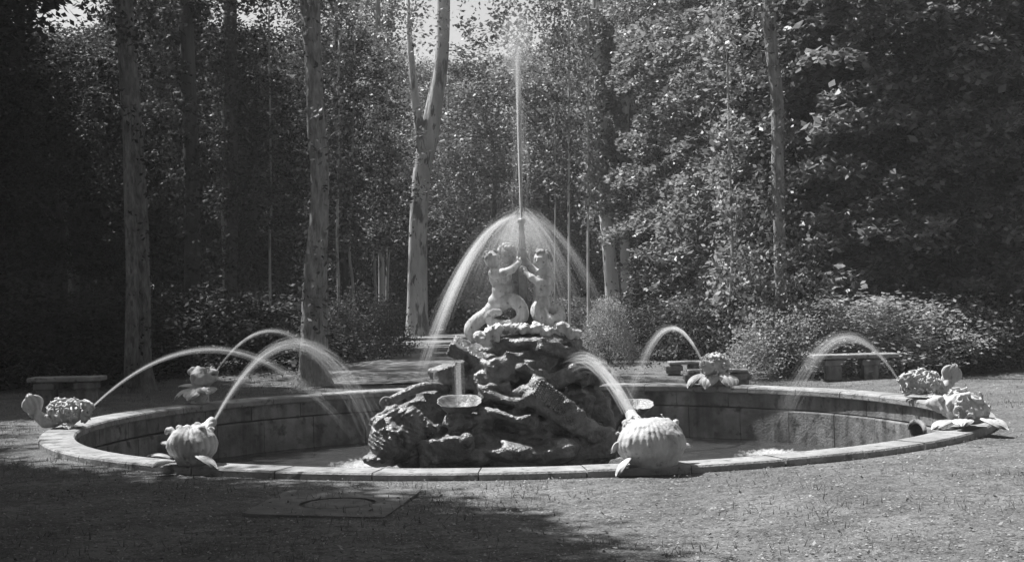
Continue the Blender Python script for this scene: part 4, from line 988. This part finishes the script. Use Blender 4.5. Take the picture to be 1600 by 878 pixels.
def bush(x, y, k, s_, label, group=None, lm=None, sz=1.0, name="bush"):
    t_ = thing(name, (x, y, 0), label, "bush", group, rnd.uniform(0, 6.28)); t_.scale = (s_, s_, s_ * sz)
    me = BUSH[k % 3]
    if not me.materials: me.materials.append(M_leaf)
    o = bpy.data.objects.new("foliage", me); C.objects.link(o); o.parent = t_; o.material_slots[0].link = 'OBJECT'; o.material_slots[0].material = lm or M_leaf
    mb = MB(); g = random.Random(k)
    for i in range(7):
        a = g.uniform(0, 6.28); v, f = loft([(0, 0, -.05), (.3 * math.cos(a), .3 * math.sin(a), .8), (.9 * math.cos(a), .9 * math.sin(a), 1.7)], [.03, .022, .01], None, 5); mb.add(v, f)
    mb.build("stem", M_darkbark, t_, True); return t_

def pix_tree(label, cps, bark, name="tree", seed=1, group=None, crown=None, n_=14, wob=.06):
    """cps rows: px, py, width px, distance, from the foot upward"""
    base = at(cps[0][0], cps[0][1], cps[0][3]); base.z = 0
    pts = [at(a, b_, d) - base for a, b_, w_, d in cps]; rad = [w_ / 2 / F * d for a, b_, w_, d in cps]
    pts[0].z = min(pts[0].z, -.15)
    t_ = thing(name, base, label, "tree", group); me = trunk_mesh("trunk", pts, rad, seed, n_, wob); link("trunk", me, t_, bark)
    return t_, base, pts, rad
def top_crown(t_, pts, seed, r=3.0, z0=7.5, z1=13, n_=170, lm=None, off=(0, 0)):
    p_ = pts[-1]; pl = col_place(0, z1 - z0, r); P_ = clumps(n_, 50, pl, (.35, .35, .25), seed) + np.array([p_.x + off[0], p_.y + off[1], z0])
    me = crown_mesh("crown", P_, .085, seed, flat=.5); link("crown", me, t_, lm or M_leaf)
def hug(t_, pts, zr, rad, seed, n_=120, per=26, sz=.06, lm=None, name="ivy"):
    """shoots and ivy clinging round a trunk between two heights"""
    def pl(g):
        z = g.uniform(*zr); i = 0
        while i < len(pts) - 2 and pts[i + 1].z < z: i += 1
        u = (z - pts[i].z) / (pts[i + 1].z - pts[i].z + 1e-6); c = pts[i].lerp(pts[i + 1], u); a = g.random() * 6.28; rr = rad * g.uniform(.3, 1.0)
        return np.array([c.x + rr * math.cos(a), c.y + rr * math.sin(a), z]), g.uniform(.5, 1.2)
    me = crown_mesh(name, clumps(n_, per, pl, (.13, .13, .18), seed), sz, seed + 1, flat=.2); link(name, me, t_, lm or M_leaf)

# the trunks that stand out
t1, b_, pts, _ = pix_tree("tall furrowed tree at left with a split double trunk", [(219, 606, 66, 26), (218, 590, 44, 26), (217, 560, 34, 26), (216, 430, 34, 26), (213, 320, 30, 26), (206, 200, 30, 26), (196, 40, 28, 26), (190, -80, 26, 26)], M_bark, seed=2, wob=.12)
v, f = loft([at(x, y, 25.7) - b_ for x, y in ((206, 604), (206, 520), (207, 430), (203, 330), (200, 250), (196, 150))], [.15, .12, .11, .10, .09, .06], None, 10, (0, 1, 0)); MB().add(v, f).build("second_stem", M_bark, t1, True)
top_crown(t1, pts, 101, 2.6, 7.8, 12.5, 80, M_leafd, (-.5, 3.8))
hug(t1, pts, (3.0, 7.6), .6, 111, 60, 22, .06, M_leafd); hug(t1, pts, (.2, 3.0), .45, 151, 30, 16, .05, M_leafd)
t2, b_, pts, _ = pix_tree("pale grey trunk rising left of the rockwork behind the crossing jets", [(490, 604, 76, 26.5), (490, 588, 50, 26.5), (490, 560, 42, 26.5), (492, 430, 36, 26.5), (500, 300, 30, 26.5), (493, 190, 30, 26.5), (490, 100, 28, 26.5), (482, -60, 34, 26.5)], M_bark2, seed=3, wob=.10)
top_crown(t2, pts, 102, 2.8, 8.0, 13.5, 90, None, (.3, 1.6))
hug(t2, pts, (.2, 7.5), .42, 112, 80, 18, .055)
t3, b_, pts, _ = pix_tree("smooth sunlit forked tree in the middle distance, left of the fountain jet", [(651, 522, 46, 52), (651, 505, 34, 52), (652, 420, 30, 52), (655, 330, 29, 52), (661, 260, 30, 52), (670, 215, 32, 52), (681, 150, 25, 52), (690, 90, 21, 52), (693, -20, 19, 52), (692, -90, 17, 52)], M_pale, seed=4)
v, f = loft([at(x, y, 51.8) - b_ for x, y in ((663, 235), (657, 205), (650, 170), (645, 120), (640, 60), (636, -10))], [.26, .2, .16, .13, .1, .08], None, 10, (0, 1, 0)); MB().add(v, f).build("branch", M_pale, t3, True)
top_crown(t3, pts, 103, 3.6, 9.6, 16, 170, None, (2.2, -3.2))
t4, b_, pts, _ = pix_tree("slim trunk on the right half hidden by leaves, ending in the bushes", [(1222, 590, 24, 26.6), (1218, 380, 20, 26.6), (1215, 250, 20, 26.6), (1214, 150, 20, 26.6), (1204, 60, 19, 26.6), (1199, -80, 18, 26.6)], M_bark2, seed=5)
top_crown(t4, pts, 104, 2.6, 8.5, 13.5, 90, None, (2, 1)); hug(t4, pts, (.1, 2.3), .75, 114, 90, 26, .06); hug(t4, pts, (2.3, 6.8), .40, 119, 75, 18, .06, None, 'ivy')
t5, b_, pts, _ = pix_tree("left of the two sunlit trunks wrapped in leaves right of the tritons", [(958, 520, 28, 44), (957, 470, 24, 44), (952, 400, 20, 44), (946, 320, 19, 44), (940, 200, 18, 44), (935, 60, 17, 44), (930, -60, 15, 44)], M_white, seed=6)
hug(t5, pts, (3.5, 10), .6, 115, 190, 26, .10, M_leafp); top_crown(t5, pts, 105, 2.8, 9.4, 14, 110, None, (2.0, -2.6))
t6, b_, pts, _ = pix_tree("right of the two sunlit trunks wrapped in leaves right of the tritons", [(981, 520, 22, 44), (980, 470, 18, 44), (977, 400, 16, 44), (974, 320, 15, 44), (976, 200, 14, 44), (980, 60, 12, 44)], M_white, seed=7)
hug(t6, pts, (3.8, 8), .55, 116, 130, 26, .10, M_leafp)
t7, b_, pts, _ = pix_tree("leafy pillar-like tree with pale shoots left of the sunlit forked tree", [(596, 500, 12, 46), (596, 430, 9, 46), (594, 300, 9, 46), (592, 150, 9, 46), (590, -20, 8, 46)], M_pale, seed=8)
hug(t7, pts, (3.4, 13), .75, 117, 190, 26, .075, M_leafp)
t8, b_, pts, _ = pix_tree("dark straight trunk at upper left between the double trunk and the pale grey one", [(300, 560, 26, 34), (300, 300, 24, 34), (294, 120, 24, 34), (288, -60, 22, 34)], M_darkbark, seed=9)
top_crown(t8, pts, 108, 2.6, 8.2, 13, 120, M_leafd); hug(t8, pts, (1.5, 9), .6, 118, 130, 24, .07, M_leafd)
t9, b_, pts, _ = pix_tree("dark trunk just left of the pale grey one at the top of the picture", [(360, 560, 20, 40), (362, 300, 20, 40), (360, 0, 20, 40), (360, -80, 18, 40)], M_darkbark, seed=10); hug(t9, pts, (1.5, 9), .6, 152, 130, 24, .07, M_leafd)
top_crown(t9, pts, 109, 2.8, 9.5, 14, 120, M_leafd)
for k, (x, y0, y1, w_, d, lab) in enumerate((
    (889, 500, 250, 3.6, 42, "thin pale sapling stem close behind the tritons on the right"), (919, 500, 340, 4, 42, "second thin pale sapling, midway between the tritons and the sunlit trunks"),
    (866, 505, 300, 2.2, 42, "thinnest sapling stem just behind the right triton"), (604, 505, 380, 5, 44, "pale sapling stem left of the forked tree, nearer it"),
    (588, 505, 400, 4, 44, "pale sapling stem beside the leafy pillar tree"), (1170, 420, 300, 6, 34, "leaning pale sapling left of the slim right trunk"),
    (1136, 560, 400, 5, 30, "crooked young tree with scattered bright leaves behind the lobed sea monster"), (420, 420, 330, 4, 40, "faint thin stem in the dark wood left of the pale grey trunk"),
    (350, 420, 335, 5, 40, "short lit stem deep in the dark wood at left"), (530, 500, 380, 5, 36, "slim stem just right of the pale grey trunk"), (555, 500, 390, 5, 40, "slim leaning stem between the pale grey trunk and the pillar tree"),
    (700, 500, 420, 4, 60, "thin far stem right of the forked tree"))):
    lean = [0, 0, 2, 3, -3, 6, 8, 4, -2, -3, -9, 0][k]
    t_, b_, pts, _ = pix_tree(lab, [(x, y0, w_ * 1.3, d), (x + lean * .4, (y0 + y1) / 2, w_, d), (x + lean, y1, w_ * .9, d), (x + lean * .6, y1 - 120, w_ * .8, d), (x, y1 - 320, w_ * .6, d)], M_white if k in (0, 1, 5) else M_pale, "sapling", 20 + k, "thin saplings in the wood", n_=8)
    z0 = pts[2].z; hug(t_, pts, (z0, z0 + 6), .40, 130 + k, 90, 20, .065, M_leafp if k in (0, 1, 6) else M_leaf, "crown")
    if k == 6: hug(t_, pts, (.3, z0), .45, 150, 40, 14, .075, M_leafp, "lower_foliage")

# right-hand tree with broad level sprays of large leaves
def spray_tree(x, y, label, seed, sprays, sz=.085, h_=9.5, lm=None):
    g = random.Random(seed); t_ = thing("tree", (x, y, 0), label, "tree"); pts = [Vector((0, 0, -.2)), Vector((.1, 0, 2.5)), Vector((0, .1, 5.5)), Vector((.2, 0, h_))]
    link("trunk", trunk_mesh("trunk", pts, [.24, .18, .14, .05], seed), t_, M_darkbark)
    out = []; mb = MB(); q = np.random.default_rng(seed)
    for (sx, sy, sz_, rx) in sprays:
        c = np.array([sx, sy, sz_]); k = int(190 * rx * rx + 50); nf_ = g.randint(3, 6); th = q.normal(math.atan2(sy, sx), 1.0, nf_)[q.integers(0, nf_, k)] + q.normal(0, .16, k); rr = q.random(k) ** .7 * rx * 1.25
        p_ = np.stack([np.cos(th) * rr, np.sin(th) * rr, -.22 * rr ** 2 / rx + q.normal(0, .09, k)], 1) + c; out.append(p_)
        if g.random() < .25:
            v, f = loft([(0, 0, sz_ - .9), (sx * .4 + g.uniform(-.3, .3), sy * .5, sz_ - .35), (sx, sy, sz_ - .05)], [.03, .018, .006], None, 6); mb.add(v, f)
    lo_ = mb.build("limbs", M_darkbark, t_, True); lo_["kind"] = "stuff"
    v, f, a = leaf_cloud(np.concatenate(out), sz, seed, flat=1.0, asp=.62); link("crown", mesh("crown", v, f, False, a), t_, lm or M_leaf); return t_
def sprays(seed, n_, rx, ry, z0, z1, s0=.4, s1=.95):
    g = random.Random(seed); return [(g.uniform(-rx, rx), g.uniform(-ry, ry), g.uniform(z0, z1), g.uniform(s0, s1)) for _ in range(n_)]
for k, (px, d, seed, lab, n_) in enumerate(((1365, 32.8, 1, "broad-leaved tree with level sprays of leaves above the right bench", 170), (1500, 30.2, 2, "large broad-leaved tree filling the far right with hanging leaf sprays", 190),
        (1250, 34.5, 3, "dense broad-leaved tree behind the slim right trunk", 150), (1610, 29.5, 4, "dark broad-leaved tree at the right edge of the picture", 170), (1165, 40, 5, "broad-leaved tree with fine sprays behind the back rim bench", 150), (1420, 34, 6, "second row broad-leaved tree in shade behind the right bench", 150))):
    x = at(px, 448, d).x; spray_tree(x, d, lab, 200 + seed, sprays(seed, int(n_ * 1.7), 2.9, 1.9, 1.2, 8.8), .105 if k < 2 else .08, lm=M_leafr)

# bushes
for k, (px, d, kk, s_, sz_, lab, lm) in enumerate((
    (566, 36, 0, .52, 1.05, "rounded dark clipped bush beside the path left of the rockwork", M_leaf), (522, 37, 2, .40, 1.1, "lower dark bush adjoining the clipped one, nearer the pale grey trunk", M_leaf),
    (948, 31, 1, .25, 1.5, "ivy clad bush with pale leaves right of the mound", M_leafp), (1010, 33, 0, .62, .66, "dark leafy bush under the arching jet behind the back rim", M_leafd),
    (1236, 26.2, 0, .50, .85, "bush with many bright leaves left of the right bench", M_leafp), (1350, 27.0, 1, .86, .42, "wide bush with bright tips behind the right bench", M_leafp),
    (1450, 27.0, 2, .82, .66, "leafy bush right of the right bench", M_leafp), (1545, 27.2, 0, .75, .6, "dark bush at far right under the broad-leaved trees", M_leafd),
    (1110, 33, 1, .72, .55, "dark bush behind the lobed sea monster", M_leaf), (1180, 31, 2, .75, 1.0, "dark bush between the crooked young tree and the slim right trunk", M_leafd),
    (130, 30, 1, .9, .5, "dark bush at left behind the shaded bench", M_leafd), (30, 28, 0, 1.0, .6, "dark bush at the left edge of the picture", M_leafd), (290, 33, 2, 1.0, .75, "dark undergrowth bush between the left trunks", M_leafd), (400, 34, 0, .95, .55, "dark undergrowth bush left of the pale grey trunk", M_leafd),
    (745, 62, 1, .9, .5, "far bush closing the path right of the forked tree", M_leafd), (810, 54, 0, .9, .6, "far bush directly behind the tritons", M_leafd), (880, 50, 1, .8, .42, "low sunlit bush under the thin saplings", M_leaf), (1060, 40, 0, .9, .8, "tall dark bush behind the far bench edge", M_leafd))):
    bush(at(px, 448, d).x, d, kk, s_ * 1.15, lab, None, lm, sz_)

# the wood behind: rows of trees
used = []
g = random.Random(11)
def ok(x, y, r): return all((x - a) ** 2 + (y - b_) ** 2 > r * r for a, b_ in used)
rows = ((33, 37, 9, 11, .78), (40, 48, 22, 14, .9), (50, 60, 34, 18, 1.0), (62, 78, 46, 24, 1.08), (80, 100, 40, 31, 1.1))
lab_ = "slender dark tree in the shadowed wood behind the clearing"
for ri, (y0, y1, n_, hw, s_) in enumerate(rows):
    c_ = 0; tries = 0
    while c_ < n_ and tries < 900:
        tries += 1; x = g.uniform(-hw, hw) * 1.25; y = g.uniform(y0, y1)
        px = 800 + x / y * F
        if 590 < px < 760 and y < 62: continue
        if 790 < px < 860 and y < 78: continue
        if ri == 0 and not (px < 150 or px > 1180): continue
        blocked = False
        for (tx, ty) in ((at(652, 448, 52).x, 52), (at(968, 448, 44).x, 44), (at(905, 448, 42).x, 42)):
            for q in (0, 1.2, 2.4, 3.6, 4.8, 6.0, 7.2, 8.4):
                if math.hypot(x - (tx - .83 * q), y - (ty + .56 * q)) < 3.5: blocked = True
            if abs(x / y - tx / ty) < .035 and y < ty: blocked = True
        if blocked or not ok(x, y, 2.0 if ri < 3 else 2.4): continue
        used.append((x, y)); c_ += 1
        kk = g.randrange(5); ss = s_ * g.uniform(.8, 1.1); cz = g.uniform(.85, 1.1)
        lim = 99
        for (p0_, p1_, py_) in ((60, 130, 40), (385, 430, 40), (610, 660, 50), (705, 880, 100 + g.uniform(-60, 50))):
            if p0_ - (2.2 if p0_ > 700 else 1.3) * F / y < px < p1_ + (2.2 if p0_ > 700 else 1.3) * F / y: lim = EYE + (448 - py_) / F * y
        top = (14, 12.5, 15, 11, 15.5)[kk] * ss * cz
        if top > lim: cz *= lim / top
        filler(x, y, kk, ss, lab_, "trees of the wood behind", (M_leafp if g.random() < .45 else M_leaf) if 540 < px < 1050 else (M_leaf if g.random() < (.0 if px < 440 else .3 if px < 540 else .55) else M_leafd), M_darkbark if g.random() < .6 else M_bark, cz)  # light and shade by leaf colour: paler in the centre, darker at left
for i in range(46):
    y = g.uniform(56, 98); x = g.uniform(-.42, .42) * y; bush(x, y, i, g.uniform(1.2, 1.9), "dark undergrowth bush deep in the wood", "undergrowth bushes of the wood", M_leafd, g.uniform(.8, 1.2))
# unseen trees: left ones shade the clearing, rear ones added to block sky light
for k, (x, y, kk, s_) in enumerate(((-12, 16, 2, 1.0), (-13, 27, 1, 1.0), (-9.5, 14.5, 1, .9), (-14, 21, 4, 1.0), (-13.5, 32, 0, 1.0), (-13, 34, 3, 1.0), (-7.4, 12.5, 2, .95), (-10, 10.5, 0, 1.0),
        (-6, 3, 2, 1.0), (-3, -6, 0, 1.0), (3.4, -6.5, 4, 1.0), (6.5, 1.5, 2, 1.0), (10, 5, 0, 1.0), (-9, 5, 4, 1.0), (0, -8, 2, 1.1), (-6, -4, 1, 1.1), (7, -4, 1, 1.1), (9, 0, 3, 1.1), (-9, -1, 0, 1.1), (-8.0, 12.4, 5, 1), (-6.6, 8.6, 5, 1), (-10.5, 13.5, 5, 1.05), (-13, 16.5, 5, 1.0), (-9.2, 13.2, 5, .95),  (-7.3, 10.8, 5, 1),  (-14.5, 31, 5, 1.1), (-3.5, -3.5, 5, 1), (4, -3, 5, 1), (0, -6.5, 5, 1.1), (7.5, 6.5, 5, 1), (-5, -8, 5, 1.2), (6, -8, 5, 1.2), (-11.5, 27, 5, 1), (-5.6, 5.5, 5, 1), (15, 14, 2, 1.0), (16, 21, 0, 1.0), (14, 6, 2, 1))):
    filler(x, y, kk, s_, "unseen leafy tree round the clearing, there to shade the basin and block sky light", "trees at the sides of the clearing", M_leafd if x < 0 and y > 15 else M_leaf, M_bark)

# ------------------------------------------------------------------ grit, dry leaves, tufts on the ground
def scatter(n_, sampler, size, seed, name, m_, label, cat, flat, asp=.6):
    g = np.random.default_rng(seed); P_ = sampler(g, n_); v, f, a = leaf_cloud(P_, size, seed, flat=flat, asp=asp)
    o = link(name, mesh(name, v, f, False, a), None, m_); tag(o, label, cat, kind="stuff")
def ring_pts(g, n_):
    out = []
    while len(out) < n_:
        y = 8 + 26 * g.random() ** 1.6; x = g.uniform(-.42, .42) * y; r_ = math.hypot(x - BX, y - BY)
        if r_ < BR + .03: continue
        out.append((x, y, ground_z(x, y) + .022))
    return np.array(out)
scatter(9000, ring_pts, .014, 5, "dry_leaves", M_litter, "small dry leaves and chips strewn on the sandy ground", "leaf litter", 2.5)
gr = []; gp = np.random.default_rng(9)
mbv = []; mbf = []; tone = []; n0 = 0
base8 = np.array([(1, 0, 0), (0, 1, 0), (-1, 0, 0), (0, -1, 0), (0, 0, .7)]); bf = np.array([(0, 1, 4), (1, 2, 4), (2, 3, 4), (3, 0, 4)])
PP = ring_pts(gp, 14000)
for p_ in PP:
    s_ = .004 + .012 * gp.random() ** 4; a = gp.random() * 6.28; rot = np.array([[math.cos(a), -math.sin(a), 0], [math.sin(a), math.cos(a), 0], [0, 0, 1]])
    mbv.append((base8 * gp.uniform(.6, 1.3, (5, 1)) @ rot.T) * s_ + p_ - np.array([0, 0, .016])); mbf.append(bf + n0); tone.append(np.full(5, gp.random())); n0 += 5
o = link("gravel", mesh("gravel", np.concatenate(mbv), np.concatenate(mbf), False, np.concatenate(tone)), None, M_litter); tag(o, "fine grit and pebbles on the trodden ground", "gravel", kind="stuff")
def tuft_pts(g, n_):
    out = []
    for i in range(n_):
        y = g.uniform(29, 64); x = g.uniform(-.4, .4) * y
        if abs(x - (BX - 1.7)) < 2.6: continue
        out.append((x, y, g.uniform(0, .10)))
    return np.array(out)
scatter(36000, tuft_pts, .032, 6, "ground_ivy", M_leafd, "low ivy and weeds covering the ground of the wood", "ground cover", .3)
def grass_pts(g, n_):
    out = []
    while len(out) < n_:
        c = (g.uniform(-9, 9), 9 + 20 * g.random()); k = int(g.uniform(6, 40)); s_ = g.uniform(.05, .35)
        if math.hypot(c[0] - BX, c[1] - BY) < BR + .15 or (c[0] > 1 and g.random() < .6): continue
        for i in range(k):
            x = c[0] + g.normal(0, s_); y = c[1] + g.normal(0, s_)
            if math.hypot(x - BX, y - BY) > BR + .02: out.append((x, y, ground_z(x, y) + .018))
    return np.array(out[:n_])
gP = grass_pts(np.random.default_rng(21), 15000); g = np.random.default_rng(22); n_ = len(gP); a = g.random(n_) * 6.28; hh = g.uniform(.02, .06, n_); ww = g.uniform(.002, .005, n_); le = g.normal(0, .02, (n_, 2))
dx = np.cos(a) * ww; dy = np.sin(a) * ww; zz = np.zeros(n_)
v = np.stack([gP + np.stack([dx, dy, zz - .01], 1), gP - np.stack([dx, dy, zz + .01], 1), gP + np.stack([le[:, 0], le[:, 1], hh], 1)], 1).reshape(-1, 3)
o = link("grass", mesh("grass", v, np.arange(n_ * 3).reshape(-1, 3), False, np.repeat(g.random(n_), 3)), None, M_leaf); tag(o, "sparse short grass and weeds growing through the sandy ground", "grass", kind="stuff")
def big_leaves(g, n_):
    return ring_pts(g, n_) + np.array([0, 0, .004])
scatter(1500, big_leaves, .019, 15, "fallen_leaves", M_litter, "scattered fallen leaves lying round the basin", "leaf litter", 1.2, .6)

# ------------------------------------------------------------------ thin haze added to lift the dark tones
hz = MB().box((0, BY, 10.0), (800, 800, 25.0)).build("haze", None); tag(hz, "thin added haze lifting the dark tones of the wood", "haze", kind="stuff")
m = bpy.data.materials.new("black_lift_haze"); m.use_nodes = True; t = m.node_tree; t.nodes.remove(t.nodes["Principled BSDF"])
v_ = t.nodes.new("ShaderNodeVolumePrincipled"); v_.inputs["Color"].default_value = (.9, .9, .9, 1); v_.inputs["Density"].default_value = .0009; v_.inputs["Anisotropy"].default_value = 0.2
t.links.new(v_.outputs[0], t.nodes["Material Output"].inputs[1]); hz.data.materials.append(m)
